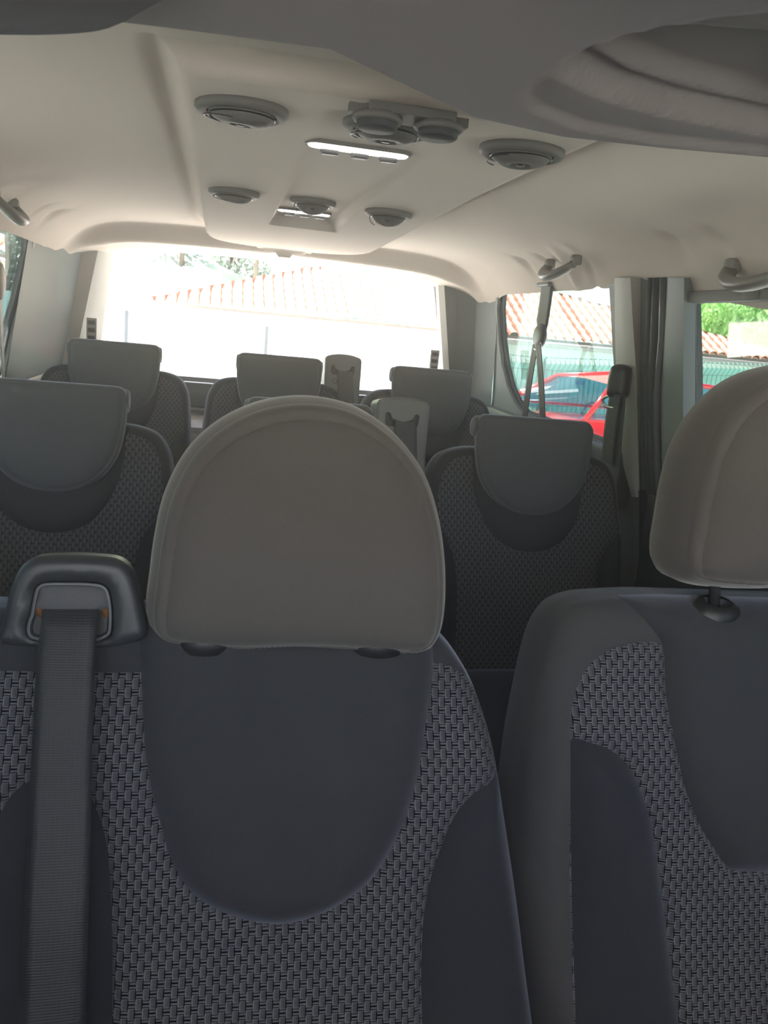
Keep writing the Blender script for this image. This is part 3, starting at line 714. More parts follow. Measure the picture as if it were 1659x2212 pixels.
# its belt: top-level
def ribbon(name, L_, R_, mat, parent=None, th=.0012):
    """webbing between two edge polylines"""
    L_ = [Vector(p) for p in L_]; R_ = [Vector(p) for p in R_]; N = len(L_); K = 6; V_ = []; F_ = []
    for s_ in (0, 1):
        for i in range(N):
            t = (L_[min(i+1, N-1)]-L_[max(i-1, 0)]); nrm = t.cross(R_[i]-L_[i]).normalized()
            for k in range(K+1): V_.append(L_[i].lerp(R_[i], k/K)+nrm*(s_*th+.0006*math.sin(PI*k/K)))
    n1 = N*(K+1)
    for i in range(N-1):
        for k in range(K):
            a = i*(K+1)+k; F_.append((a, a+1, a+K+2, a+K+1)); F_.append((n1+a, n1+a+K+1, n1+a+K+2, n1+a+1))
        for k in (0, K): a = i*(K+1)+k; F_.append((a, a+K+1, n1+a+K+1, n1+a))
    return mesh(name, V_, F_, mat, parent)
bc = [(1318, 92, 214, .818), (1345, 89, 212, .808), (1400, 82, 207, .796), (1440, 79, 205, .788), (1500, 75, 203, .776), (1600, 70, 200, .758), (1700, 65, 198, .742), (1850, 58, 195, .716), (2000, 51, 190, .690), (2120, 48, 187, .672), (2230, 45, 183, .655), (2400, 41, 178, .63)]
Ls = spline([tuple(atY(a, y, Y)) for y, a, b_, Y in bc], .008, False); Rs = [None]
Rs = spline([tuple(atY(b_, y, Y)) for y, a, b_, Y in bc], .008, False); k_ = min(len(Ls), len(Rs))
idx = np.linspace(0, 1, 90); f_ = lambda P: np.array([[np.interp(t, np.linspace(0, 1, len(P)), P[:, c]) for c in range(3)] for t in idx])
tag(ribbon('seat_belt', f_(Ls), f_(Rs), BELT, th=.0014), 'wide black seat belt hanging down the front bench from the plastic belt guide', 'seat belt')

# ------------------------------------------------------------------ driver seat
dp = Plane(.68, .865, -.335, 13)
D = dp.poly
half = D([(1480, 1285), (1400, 1283), (1325, 1286), (1262, 1292), (1216, 1310), (1189, 1345), (1166, 1410), (1142, 1520), (1124, 1620), (1109, 1750), (1104, 1900), (1120, 2060), (1138, 2212)])
half = [(0.0, half[0][1])]+half+[(half[-1][0], -.62)]
half = [p for p in half if p[0] <= 0]
outline_d = half+[(min(-a, .245), b_) for a, b_ in half[::-1] if a < -.001]
def sym(h): return h+[(-a, b_) for a, b_ in h[::-1]]
cph = D([(1318, 1270), (1345, 1308), (1380, 1352), (1399, 1382), (1404, 1420), (1406, 1520), (1412, 1600), (1425, 1660), (1447, 1722), (1482, 1786), (1530, 1840), (1590, 1872), (1659, 1892)])
cph = [p for p in cph if p[0] < -.03]; cpd = sym(cph)
wvh = D([(1400, 1379), (1370, 1377), (1330, 1381), (1288, 1395), (1250, 1422), (1224, 1462), (1206, 1510), (1195, 1575), (1190, 1700), (1189, 2212)])
wvd = sym([(0, wvh[0][1])]+wvh+[(wvh[-1][0], -.70)])
boh = D([(1194, 1577), (1240, 1581), (1285, 1600), (1320, 1640), (1345, 1700), (1365, 1780), (1381, 1900), (1394, 2050), (1404, 2212)])
boh = boh+[(boh[-1][0], -.70), (wvh[-1][0], -.70)]+[(wvh[-1][0], -.4)]
driver = empty('driver_seat', dp.o, dp.rot()); tag(driver, 'right front seat with raised headrest on a steel post, cut by the right edge', 'car seat')
bl_, br_ = dn(boh), dn([(-a, b_) for a, b_ in boh[::-1]])
parts = upholster(outline_d, [('centre_panel', dn(cpd), SUEDE, .022, .018), ('side_bolster', bl_, SUEDE2, .040, .04), ('side_bolster', br_, SUEDE2, .040, .04), ('woven_insert', dn(wvd), WOV, .005, .008)],
                  g=.0085, roll=.04, rollh=.035, base=('backrest', fabric('graphite_gusset_suede', (.085, .083, .085), .25), .003, .02), hfun=lambda x, z_: .020*sstep(-z_, .04, .14)+.03*sstep(-z_, .28, .60))
build(parts, driver)
gx = dp.px(1515, 1316)
guides(driver, (gx[0], -gx[0]), gx[1], -.026, .13)
hr2 = copy_tree(hr, driver)
hp2 = (Matrix.Translation((.685, .90, -.132+ZE)) @ Matrix.Rotation(math.radians(-8), 4, 'X'))
hr2.matrix_basis = (Matrix.Translation(dp.o) @ Matrix.Rotation(-dp.th, 4, 'X')).inverted() @ hp2
def set_hair(o): pass

# ------------------------------------------------------------------ second and third row seats
rp = Plane(.686, 1.74, -.29, 15)
Rq = rp.poly
seat_half = [(0, .065), (-.10, .064), (-.155, .060), (-.195, .044), (-.218, .005), (-.226, -.06), (-.232, -.16), (-.240, -.30), (-.242, -.45), (-.240, -.56)]
outline_r = seat_half+[(-a, b_) for a, b_ in seat_half[:0:-1]]
cen_h = [(-.13, .09), (-.131, .02), (-.126, -.04), (-.110, -.09), (-.080, -.135), (-.042, -.158), (0, -.165)]
cen_r = cen_h[:-1]+[(0, -.165)]+[(-a, b_) for a, b_ in cen_h[-2::-1]]
wv_h = [(-.12, .042), (-.155, .038), (-.185, .022), (-.203, -.02), (-.212, -.10), (-.225, -.25), (-.23, -.62)]
wv_r = wv_h+[(-a, b_) for a, b_ in wv_h[::-1]]
bo_h = [(-.30, -.10), (-.222, -.112), (-.195, -.135), (-.175, -.175), (-.162, -.24), (-.160, -.34), (-.165, -.62), (-.30, -.62)]
rest_half = [(0, .098), (-.09, .098), (-.122, .096), (-.132, .082), (-.133, .05), (-.130, .01), (-.120, -.035), (-.100, -.070), (-.070, -.098), (-.035, -.113)]
rest_o = rest_half+[(0, -.117)]+[(-a, b_) for a, b_ in rest_half[:0:-1]]
def make_row_seat():
    s_ = empty('rear_passenger_seat', (0, 0, 0), (-math.radians(15), 0, 0))
    parts = upholster(outline_r, [('centre_panel', dn(cen_r), SUEDE, .010, .010), ('side_bolster', dn(bo_h), SUEDE2, .028, .03), ('side_bolster', dn([(-a, b_) for a, b_ in bo_h[::-1]]), SUEDE2, .028, .03), ('woven_insert', dn(wv_r), WOV, .004, .008)],
                      g=.0105, roll=.028, rollh=.026, base=('backrest', SUEDE, .002, .02), hfun=lambda x, z_: .015*sstep(-z_, .02, .12))
    build(parts, s_)
    h = empty('head_restraint', (0, -.052, .03)); h.parent = s_; h.rotation_euler = (math.radians(5), 0, 0)
    RO = spline(rest_o, .005)
    parts = upholster(rest_o, [('front_panel', offset(RO, -.008), HEADR, .008, .015)], g=.008, roll=.010, rollh=.008,
                      sides=((0, 0), (.002, .008), (0, .020), (-.006, .026)), base=('side_gusset', HEADR, .001, .01))
    build(parts, h)
    # roll of padding over the top of the backrest
    bm = bmesh.new(); n = 22; prof = []
    for k in range(n):
        a = 2*PI*k/n; prof.append((.026+.030*math.cos(a), .072+.025*math.sin(a)))
    xs_ = [-.137, -.136, -.130, -.12]+list(np.linspace(-.10, .10, 9))+[.12, .130, .136, .137]; sc_ = [.55, .82, .97, 1]+[1]*9+[1, .97, .82, .55]
    rings = [[bm.verts.new((x_, .026+(y_-.026)*s2, .072+(z_-.072)*s2)) for y_, z_ in prof] for x_, s2 in zip(xs_, sc_)]
    for A_, B_ in zip(rings, rings[1:]):
        for k in range(n): bm.faces.new((A_[k], A_[(k+1) % n], B_[(k+1) % n], B_[k]))
    bm.faces.new(rings[0]); bm.faces.new(rings[-1][::-1])
    bmobj('top_roll', bm, HEADR, h)
    # seat cushion
    cu = [(-.22, -.25), (-.235, 0), (-.235, .2), (-.21, .235), (0, .245), (.21, .235), (.235, .2), (.235, 0), (.22, -.25)]
    parts = upholster(cu, [], g=.03, roll=.05, rollh=.05, sides=((0, 0), (0, .08), (-.02, .10)), base=('seat_cushion', SUEDE2, .01, .05))
    c_ = build(parts, s_)[0]; c_.location = (0, -.27, -.52); c_.rotation_euler = (math.radians(-90+15), 0, 0); c_.rotation_euler = (math.radians(-75), 0, 0)
    box('seat_base', (0, -.19, -.71), (.38, .36, .24), PLDOOR, s_, .02, rot=Matrix.Rotation(math.radians(15), 3, 'X'))
    return s_
proto = make_row_seat()
rows = [(.686, 1.74, -.300, 'second row seat on the right, below the quarter window belt', None),
        (-.308, 1.74, -.300, 'second row seat at the left edge, behind the belt guide', None),
        (.190, 1.74, -.300, 'second row middle seat mostly hidden behind the big front headrest', None),
        (-.300, 2.60, -.250, 'back row seat on the left, before the grey pillar panel', None),
        (.183, 2.60, -.250, 'back row middle seat, beside the far belt tower', None),
        (.664, 2.60, -.250, 'back row seat on the right, above the second row seats', None)]
seats = []
for i, (x, y, z_, lab, _) in enumerate(rows):
    s_ = proto if i == 0 else copy_tree(proto)
    s_.location = (x, y, z_+ZE); tag(s_, lab, 'car seat', 'passenger seats of the rear rows'); seats.append(s_)
for s_, w_ in ((seats[2], .98), (seats[3], .97), (seats[4], .96), (seats[5], .97)): s_.scale = (w_, 1, 1)

def belt_tower(x, y, z_, h, label, dim=(.118, .085)):
    t_ = empty('belt_tower', (x, y, z_+ZE), (-math.radians(8), 0, 0)); tag(t_, label, 'belt tower', 'belt towers between the rear seats')
    w2 = dim[0]/2
    o_ = [(0, 0), (-w2*.55, -.003), (-w2*.93, -.010), (-w2, -.018), (-w2*.97, -h*.5), (-w2*.85, -h), (w2*.85, -h), (w2*.97, -h*.5), (w2, -.018), (w2*.93, -.010), (w2*.55, -.003)]
    parts = upholster(o_, [], g=.008, roll=.006, rollh=.006, sides=((0, 0), (0, .04), (0, dim[1]-.01), (-.004, dim[1])), base=('housing', plastic('tower_plastic', (.20, .205, .205), .4), 0, .01)); build(parts, t_)
    sl = [(-w2*.66, -.042), (-w2*.62, -.036), (-w2*.48, -.038), (-w2*.40, -.048), (0, -.054), (w2*.36, -.048), (w2*.45, -.038), (w2*.6, -.038), (w2*.6, -.052), (w2*.5, -.066), (-w2*.5, -.066), (-w2*.66, -.060)]
    parts = upholster(sl, [], g=.004, roll=.003, rollh=.001, sides=None, base=('belt_slot', PLB, 0, .01)); build(parts, t_, -.0068)
    bm = bmesh.new(); lathebm(bm, [(.011, 0), (.0105, -.002), (.0085, -.002), (.008, 0), (.005, 0), (.0045, -.002), (0, -.002)], 24, mat=Matrix.Translation((-w2*.42, -.007, -.086)) @ Matrix.Rotation(PI/2, 4, 'X')); bmobj('screw_cap', bm, PLD, t_)
    return t_
tA = belt_tower(.398, 1.775, -.142, .24, 'grey plastic belt tower right behind the front headrest')
tB = belt_tower(.384, 2.63, -.092, .22, 'far grey belt tower against the bright rear window', (.116, .085))
def tower_belt(T, w_, ln, lab):
    x, y, z_ = T.location; N = 14; Lp = []; Rp = []
    for k in range(N):
        a = k/(N-1); yy = y-.011-.012*a*a - .045*a; zz = z_-.052-ln*a; xo = .004+.010*a
        Lp.append((x-w_/2+xo, yy-.01, zz)); Rp.append((x+w_/2+xo+.004*a, yy-.01, zz))
    tag(ribbon('seat_belt', Lp, Rp, BELTG, th=.0014), lab, 'seat belt')
tower_belt(tA, .050, .22, 'seat belt hanging from the slot of the nearer grey belt tower')
tower_belt(tB, .050, .16, 'seat belt on the far belt tower before the rear window')

# ------------------------------------------------------------------ side seat belts
def belt_px(pts, lab, mat, half_w=.022):
    """pts: (px, py, X) centre line; width along Y"""
    P = spline([tuple(atX(a, b_, X)) for a, b_, X in pts], .015, False)
    L_ = [Vector((p[0], p[1]-half_w, p[2])) for p in P]; R_ = [Vector((p[0]+.006, p[1]+half_w, p[2])) for p in P]
    return L_, R_
def anchor(name, px, py, X, label, s_=1.0):
    p = atX(px, py, X); t_ = empty(name, p); tag(t_, label, 'belt anchor')
    bm = bmesh.new(); lathebm(bm, [(0, .018), (.014, .017), (.021, .010), (.023, 0), (.022, -.008)], 24, mat=Matrix.Rotation(-PI/2, 4, 'Y') @ Matrix.Diagonal((1.5*s_, s_, s_, 1))); bmobj('cover', bm, PLD, t_)
    return t_
# quarter window belt: strap from the roof rail, D ring, two strands down
rail = [atX(1180, 618, .925), atX(1176, 650, .925), atX(1170, 690, .915), atX(1168, 715, .905)]
qb = empty('quarter_belt_hanger', rail[0]); tag(qb, 'dark belt strap with slip ring hanging before the right quarter window', 'belt hanger')
Lr = [Vector(p)+Vector((0, -.042+.012*(i == 3), 0)) for i, p in enumerate(rail)]; Rr = [Vector(p)+Vector((0, .040-.012*(i == 3), 0)) for i, p in enumerate(rail)]
def rel(L_, o): return [Vector(p)-o.location for p in L_]
ribbon('strap', rel(Lr, qb), rel(Rr, qb), plastic('strap_plastic', (.045, .05, .055), .5), qb, .006)
box('roof_bracket', rel([rail[0]+Vector((-.004, 0, .004))], qb)[0], (.02, .09, .012), PLD, qb, .004)
c0 = rel([atX(1166, 726, .90)], qb)[0]
bm = bmesh.new(); bmesh.ops.create_uvsphere(bm, u_segments=20, v_segments=12, radius=1)
bmesh.ops.transform(bm, matrix=Matrix.Translation(c0) @ Matrix.Diagonal((.014, .042, .036, 1)), verts=bm.verts); bmobj('slip_ring_cover', bm, PLD, qb)
c1 = rel([atX(1161, 742, .895)], qb)[0]
bm = bmesh.new(); tubebm(bm, [c1+Vector((0, .030*math.cos(a), .014*math.sin(a)-.004)) for a in np.linspace(0, 2*PI, 20, endpoint=False)], .003, 8, True); bmobj('slip_ring', bm, CHR, qb)
def side_belt(centre, hw, lab, mat=BELTG):
    P = spline([tuple(atX(a, b_, X)) for a, b_, X in centre], .02, False)
    return tag(ribbon('seat_belt', [(p[0], p[1]-hw, p[2]) for p in P], [(p[0]-.004, p[1]+hw, p[2]) for p in P], mat, th=.0014), lab, 'seat belt')
side_belt([(1158, 744, .893), (1150, 790, .90), (1141, 850, .90), (1133, 910, .90)], .017, 'grey belt strand slanting down on the left under the quarter window slip ring')
side_belt([(1163, 744, .891), (1168, 800, .895), (1171, 850, .895), (1174, 915, .895)], .017, 'grey belt strand hanging straight down under the quarter window slip ring')
# pillar belt anchor on the right
pa = empty('pillar_belt_anchor', atX(1335, 832, .895)); tag(pa, 'black rounded belt anchor cover with steel ring on the pale pillar', 'belt anchor')
parts = upholster([(-.022, .048), (-.029, .03), (-.030, 0), (-.026, -.028), (0, -.036), (.026, -.028), (.030, 0), (.029, .03), (.022, .048), (0, .054)], [], g=.006, roll=.02, rollh=.02, sides=((0, 0), (0, .02)), base=('cover', PLB, .004, .02))
c_ = build(parts, pa)[0]; c_.rotation_euler = (0, 0, -math.radians(50)); c_.scale = (.82, .82, .88)
cc = Vector((-.006, .012, -.040))
bm = bmesh.new(); tubebm(bm, [cc+Vector((-.008*math.cos(a)*.6, .031*math.cos(a), .013*math.sin(a))) for a in np.linspace(0, 2*PI, 20, endpoint=False)], .0035, 8, True); bmobj('steel_ring', bm, CHR, pa)
side_belt([(1332, 852, .885), (1326, 880, .89), (1319, 930, .895), (1313, 1000, .90)], .026, 'black belt strand on the left below the pillar anchor', BELT)
side_belt([(1340, 854, .89), (1337, 900, .90), (1332, 950, .905), (1330, 1010, .905)], .024, 'black belt strand on the right below the pillar anchor', BELT)
# left edge belt
side_belt([(-2, 560, -.545), (1, 600, -.545), (4, 700, -.545), (8, 800, -.545), (8, 850, -.545)], .022, 'pale belt strap at the left edge before the quarter window', webbing('pale_belt_webbing', (.33, .29, .27)))
p = atX(0, 607, -.53); t_ = empty('left_belt_ring', p); tag(t_, 'beige belt guide cover at the left edge above the belt', 'belt anchor')
bm = bmesh.new(); bmesh.ops.create_uvsphere(bm, u_segments=20, v_segments=12, radius=1); bmesh.ops.transform(bm, matrix=Matrix.Diagonal((.012, .032, .045, 1)), verts=bm.verts); bmobj('cover', bm, plastic('beige_plastic', (.42, .36, .32), .5), t_)

# ------------------------------------------------------------------ outside
GZ = GROUND
def G3(x, y, z_): return Vector((x, y, z_))
b = NB('asphalt_yard'); b.set(Base_Color=b.mix(b.noise(4, 5), (.42, .41, .39), (.52, .51, .48)), Roughness=.9); YARD = b.m
mesh('ground', [(-80, -30, GZ), (80, -30, GZ), (80, 90, GZ), (-80, 90, GZ)], [(0, 1, 2, 3)], YARD, None, False, 'structure')
b = NB('white_render'); b.set(Base_Color=b.mix(b.noise(6, 4), (.80, .79, .76), (.86, .85, .83)), Roughness=.9); b.bump(b.noise(40, 3), .2, .01); WHITE = b.m
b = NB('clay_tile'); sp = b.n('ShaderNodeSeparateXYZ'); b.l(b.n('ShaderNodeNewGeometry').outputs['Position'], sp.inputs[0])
ph_ = b.ma('ABSOLUTE', b.ma('SUBTRACT', b.ma('MULTIPLY', b.ma('FRACT', b.ma('ADD', b.ma('DIVIDE', sp.outputs[0], .20), 100)), 2), 1))  # sunlit crests and shaded valleys painted in as pale and salmon tile colour
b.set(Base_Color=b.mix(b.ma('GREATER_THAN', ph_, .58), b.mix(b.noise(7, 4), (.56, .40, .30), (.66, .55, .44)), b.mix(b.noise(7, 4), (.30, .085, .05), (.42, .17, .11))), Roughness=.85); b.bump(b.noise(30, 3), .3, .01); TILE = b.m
BY = 16.0
e0 = atY(318, 655, BY); EZ = e0.z; e1x = atY(1790, 790, BY).x
t0 = atY(780, 566, 18.8); RZ = t0.z; t1 = atY(1010, 589, 18.8)
bld = empty('tiled_house', ((e0.x+e1x)/2, BY, GZ)); tag(bld, 'long low white house with a clay tile hip roof behind the fence', 'house')
def toB(v): return Vector(v)-bld.location
wx0 = atY(385, 700, BY+.3).x; wx1 = e1x-.6
mesh('wall', [toB(G3(*p)) for p in [(wx0, BY+.3, GZ), (wx1, BY+.3, GZ), (wx1, BY+.3, EZ+.05), (wx0, BY+.3, EZ+.05), (wx0, BY+6, GZ), (wx1, BY+6, GZ), (wx1, BY+6, EZ+.05), (wx0, BY+6, EZ+.05)]], [(0, 1, 2, 3), (4, 5, 6, 7), (0, 4, 7, 3), (1, 5, 6, 2)], WHITE, bld, False)
# wavy tile roof: courses step along the slope
def roofz(y): return EZ+(RZ-EZ)*(y-BY)/2.8
nx_ = 900; ny_ = 56
xs_ = np.linspace(e0.x, e1x, nx_); V_ = []; F_ = []; idm = {}
for j in range(ny_):
    fy = j/(ny_-1); y = BY+2.8*fy
    xl_ = e0.x+(t0.x-e0.x)*fy; xr_ = e1x+(t1.x-e1x)*fy
    for i in range(nx_):
        x = xs_[i]; xx = min(max(x, xl_), xr_)
        ph = (x/.20) % 1.0; arch = math.sqrt(max(0, 1-(2*ph-1)**2*1.15)) if abs(2*ph-1) < .93 else 0
        crs = (fy*9) % 1.0; h = .085*arch+.035*(1-crs)
        V_.append(toB((xx, y, roofz(y)+h)))
for j in range(ny_-1):
    for i in range(nx_-1): F_.append((j*nx_+i, j*nx_+i+1, (j+1)*nx_+i+1, (j+1)*nx_+i))
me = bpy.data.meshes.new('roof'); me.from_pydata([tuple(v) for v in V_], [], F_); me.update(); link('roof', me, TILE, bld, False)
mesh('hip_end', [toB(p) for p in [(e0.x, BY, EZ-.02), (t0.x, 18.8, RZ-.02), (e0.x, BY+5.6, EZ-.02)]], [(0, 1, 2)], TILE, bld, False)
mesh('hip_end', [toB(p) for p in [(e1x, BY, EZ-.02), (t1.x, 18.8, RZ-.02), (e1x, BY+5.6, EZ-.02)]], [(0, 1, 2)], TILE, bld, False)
b = NB('painted_gutter'); b.set(Base_Color=(.45, .38, .36), Roughness=.5)
tube('gutter', [toB((e0.x-.05, BY-.05, EZ-.07)), toB((e1x, BY-.05, EZ-.07))], .06, b.m, bld, 12)
b = NB('shade_green'); b.set(Base_Color=(.25, .33, .30), Roughness=.6)
box('eave_board', toB(((e0.x+e1x)/2, BY+.14, EZ-.12)), (e1x-e0.x-.3, .3, .02), b.m, bld, 0)
gw = box('garden_wall', G3((wx0-7.0)/2-.2, BY+2.5, (ZE-.02+GZ)/2), (7.0+wx0, .25, ZE-.02-GZ), WHITE, None, .01); tag(gw, 'low white garden wall running left from the tiled house', 'wall')
# fence along Y = 13: posts, wires, screen on the right stretch
FY = 13.0
b = NB('fence_green'); b.set(Base_Color=(.10, .22, .19), Roughness=.5); FG = b.m
b = NB('fence_post_paint'); b.set(Base_Color=(.055, .07, .08), Roughness=.5); FPM = b.m
b = NB('green_screen_cloth'); nz = b.noise(14, 4); b.set(Base_Color=b.mix(nz, (.25, .62, .50), (.36, .76, .63)), Roughness=.8); SCR = b.m
fence = empty('wire_fence', (4, FY, GZ)); tag(fence, 'green wire mesh fence with privacy screen behind the red car', 'fence')
def toF(v): return Vector(v)-fence.location
def ftop(x): return ZE+float(np.interp(x, [-3, 1.5, 5, 9.5], [-.10, -.15, -.22, .02]))
for px in (273, 577):
    x = atY(px, 700, FY).x; zt = atY(px, 670 if px < 400 else 705, FY).z
    o_ = box('fence_post', toF((x, FY, (zt+GZ)/2)), (.055, .055, zt-GZ), FPM, fence, .004)
    x2 = x+.10; bm = bmesh.new()
    pts = [toF((x2+.02*math.sin(k*1.3), FY, GZ+(zt-.08-GZ)*k/16)) for k in range(17)]; tubebm(bm, pts, .018, 6); o2 = bmobj('climbing_stem', bm, plastic('bark_grey', (.35, .33, .32), .9), fence)
for x in np.arange(5.2, 16, 2.5): box('fence_post', toF((x, FY, (ftop(x)+GZ)/2)), (.05, .05, ftop(x)-GZ), FG, fence, .004)
bm = bmesh.new()
for x in np.arange(3.9, 14.5, .085):
    zt = ftop(x); tubebm(bm, [toF((x, FY-.03, GZ)), toF((x, FY-.03, zt-.22)), toF((x+.02, FY-.10, zt-.11)), toF((x, FY-.03, zt))], .0075, 4)
for dz in (0.02, .22, .8):
    tubebm(bm, [toF((x, FY-.03, ftop(x)-dz)) for x in np.arange(3.9, 14.6, .5)], .008, 4)
wm = bmobj('wire_mesh', bm, FG, fence)
mesh('privacy_screen', [toF(p) for p in [(3.9, FY+.02, GZ), (9, FY+.02, GZ), (14.5, FY+.02, GZ), (14.5, FY+.02, ftop(14)-.10), (9, FY+.02, ftop(9)-.10), (5, FY+.02, ftop(5)-.12), (3.9, FY+.02, ftop(3.9)-.12)]], [(0, 1, 2, 3, 4, 5, 6)], SCR, fence, False)
# left side garden fence seen through the left quarter window
lf = empty('board_fence', (-5.2, 16, GZ)); tag(lf, 'pale slatted fence seen through the left quarter window', 'fence')
b = NB('teal_board'); b.set(Base_Color=(.32, .50, .50), Roughness=.7); LFM = b.m
bm = bmesh.new()
for k in range(26):
    bmesh.ops.create_cube(bm, size=1, matrix=Matrix.Translation((-2.0+.16*k, 0, .85)) @ Matrix.Diagonal((.15, .04, 1.70, 1)))
sl_ = bmobj('slats', bm, LFM, lf, False)
# red car parked nose towards the van
b = NB('red_car_paint'); b.set(Base_Color=(.72, .02, .025), Roughness=.25); b.p.inputs['Coat Weight'].default_value = .6; RED = b.m
b = NB('car_window_glass'); b.set(Base_Color=(.01, .10, .17), Roughness=.05); b.p.inputs['Specular IOR Level'].default_value = .8
CARG = b.m; CGL = glass('car_clear_glass', (.50, .85, 1.0), 2.2, 1.0)
yn, yf = 9.5, 11.05
nA = atY(1263, 909, yn); nR = atY(1322, 832, yn+.12); fA = atY(1099, 862, yf); fR_ = atY(1206, 811, yf-.15)
rT = atY(1505, 818, yn+.12); rE = atY(1660, 866, yn+.12); belt_z = nA.z
car = empty('red_car', (nA.x+1.0, (yn+yf)/2, GZ)); tag(car, 'red hatchback parked beyond the right windows before the fence', 'car')
def toC(v): return Vector(v)-car.location
xA, xE = nA.x, atY(1700, 945, yn).x+.2
xr0, xr1 = nR.x, atY(1590, 830, yn+.12).x; zr = (nR.z+rT.z)/2
# body: section loft along x
secs = [(xA-1.25, .30, GZ+.35, GZ+.58), (xA-1.15, .62, GZ+.2, GZ+.72), (xA-.8, .74, GZ+.17, belt_z-.16), (xA-.1, .775, GZ+.17, belt_z-.02), (xA+.6, .785, GZ+.17, belt_z+.0), (xA+1.6, .785, GZ+.17, belt_z+.03), (xE-.3, .76, GZ+.18, belt_z+.06), (xE, .66, GZ+.25, belt_z-.02)]
yc = (yn+yf)/2; V_ = []; F_ = []; K = 14
for (x, hwd, z0, z1) in secs:
    for k in range(K):
        a = 2*PI*k/K; ca, sa = math.cos(a), math.sin(a)
        sx_ = abs(ca)**.35*(1 if ca > 0 else -1); sz_ = abs(sa)**.45*(1 if sa > 0 else -1)
        V_.append(toC((x, yc+hwd*sx_, (z0+z1)/2+(z1-z0)/2*sz_)))
for i in range(len(secs)-1):
    for k in range(K): F_.append((i*K+k, i*K+(k+1) % K, (i+1)*K+(k+1) % K, (i+1)*K+k))
F_ += [tuple(range(K)), tuple(range((len(secs)-1)*K, len(secs)*K))]
mesh('body', V_, F_, RED, car)
# greenhouse points
def P_(x, side, z_, ins): return toC((x, (yn+ins) if side < 0 else (yf-ins), z_))
zb = belt_z
A0, A1 = P_(xA, -1, zb, .0), toC(fA); R0, R1 = toC(nR), toC(fR_)
S0, S1 = P_(xr1, -1, zr-.03, .14), P_(xr1, 1, zr-.03, .14)
E0, E1 = P_(xE-.15, -1, zb+.05, .04), P_(xE-.15, 1, zb+.05, .04)
mids = []
mR0 = P_((xr0+xr1)/2-.1, -1, zr+.035, .13); mR1 = P_((xr0+xr1)/2-.1, 1, zr+.035, .13)
up = Vector((0, 0, .03)); cxm = lambda a, b_: (a+b_)/2+up
loftv = [R0, cxm(R0, R1), R1, mR0, cxm(mR0, mR1), mR1, S0, cxm(S0, S1), S1]
mesh('roof', loftv, [(0, 1, 4, 3), (1, 2, 5, 4), (3, 4, 7, 6), (4, 5, 8, 7)], RED, car)
mesh('windscreen', [A0, (A0+A1)/2+Vector((-.12, 0, 0)), A1, R1, cxm(R0, R1)+Vector((-.05, 0, 0)), R0], [(0, 1, 4, 5), (1, 2, 3, 4)], CGL, car)
mesh('rear_window', [E0, E1, S1, S0], [(0, 1, 2, 3)], CGL, car, False)
for side, (a, r, m_, s_, e_) in ((0, (A0, R0, mR0, S0, E0)), (1, (A1, R1, mR1, S1, E1))):
    mesh('side_window', [a, r, m_, s_, e_], [(0, 1, 2, 3, 4)], CGL, car, False)
    for pts, rr in (([a, r], .035), ([r, m_, s_], .030), ([s_, e_], .06), ([a, e_], .02)): tube('pillar', pts, rr, RED, car, 8)
    bx_ = a.lerp(e_, .47); tp_ = r.lerp(s_, .40); tube('pillar', [bx_, tp_+Vector((0, 0, .02))], .035, CARG, car, 8)
for dy in (-.38, .38):
    s_ = box('car_seat', toC((xA+1.05, yc+dy, zb-.12)), (.16, .46, .60), CARG, car, .06, rot=Matrix.Rotation(.2, 3, 'Y')); box('car_headrest', toC((xA+1.16, yc+dy, zb+.28)), (.10, .26, .18), CARG, car, .04, rot=Matrix.Rotation(.2, 3, 'Y'))
box('mirror', toC((xr0-.12, yc, zr-.12)), (.03, .2, .06), CARG, car, .01)
tube('steering_wheel', [toC((xA+.55+.06*math.sin(a), yc+.36+.18*math.cos(a), zb-.02+.17*math.sin(a))) for a in np.linspace(0, 2*PI, 20, endpoint=False)], .014, CARG, car, 6, True)
for x in (xA-.65, xE-.75):
    for y in (yn+.03, yf-.03):
        bm = bmesh.new(); lathebm(bm, [(0, -.1), (.20, -.1), (.29, -.09), (.31, -.05), (.31, .05), (.29, .09), (.20, .1), (0, .1)], 28, mat=Matrix.Translation(toC((x, y, GZ+.31))) @ Matrix.Rotation(PI/2, 4, 'X')); bmobj('wheel', bm, PLB, car)

# hillside and trees
b = NB('hillside_scrub'); b.set(Base_Color=b.mix(b.noise(.25, 6, .7), (.16, .20, .18), (.50, .54, .48)), Roughness=.95); HILL = b.m
V_ = []; F_ = []; nxh, nyh = 90, 30
for j in range(nyh):
    for i in range(nxh):
        x = -70+150*i/(nxh-1); y = 32+60*j/(nyh-1); V_.append((x, y, GZ+.2+26*(j/(nyh-1))**1.1+1.2*math.sin(x*.21+j*.6)+.8*math.sin(x*.5+j)))
for j in range(nyh-1):
    for i in range(nxh-1): F_.append((j*nxh+i, j*nxh+i+1, (j+1)*nxh+i+1, (j+1)*nxh+i))
mesh('hillside', V_, F_, HILL, None, True, 'structure')
def hill_z(x, y):
    j = (y-32)/60*(nyh-1); return GZ+.2+26*max(0, j/(nyh-1))**1.1+1.2*math.sin(x*.21+j*.6)+.8*math.sin(x*.5+j)
LEAF = [leafmat('leaf_olive', (.03, .05, .05), (.34, .42, .36), .12), leafmat('leaf_fresh', (.24, .38, .15), (.50, .74, .34)), leafmat('leaf_dark', (.05, .13, .05), (.20, .36, .14))]
BARK = plastic('tree_bark', (.12, .10, .08), .9)
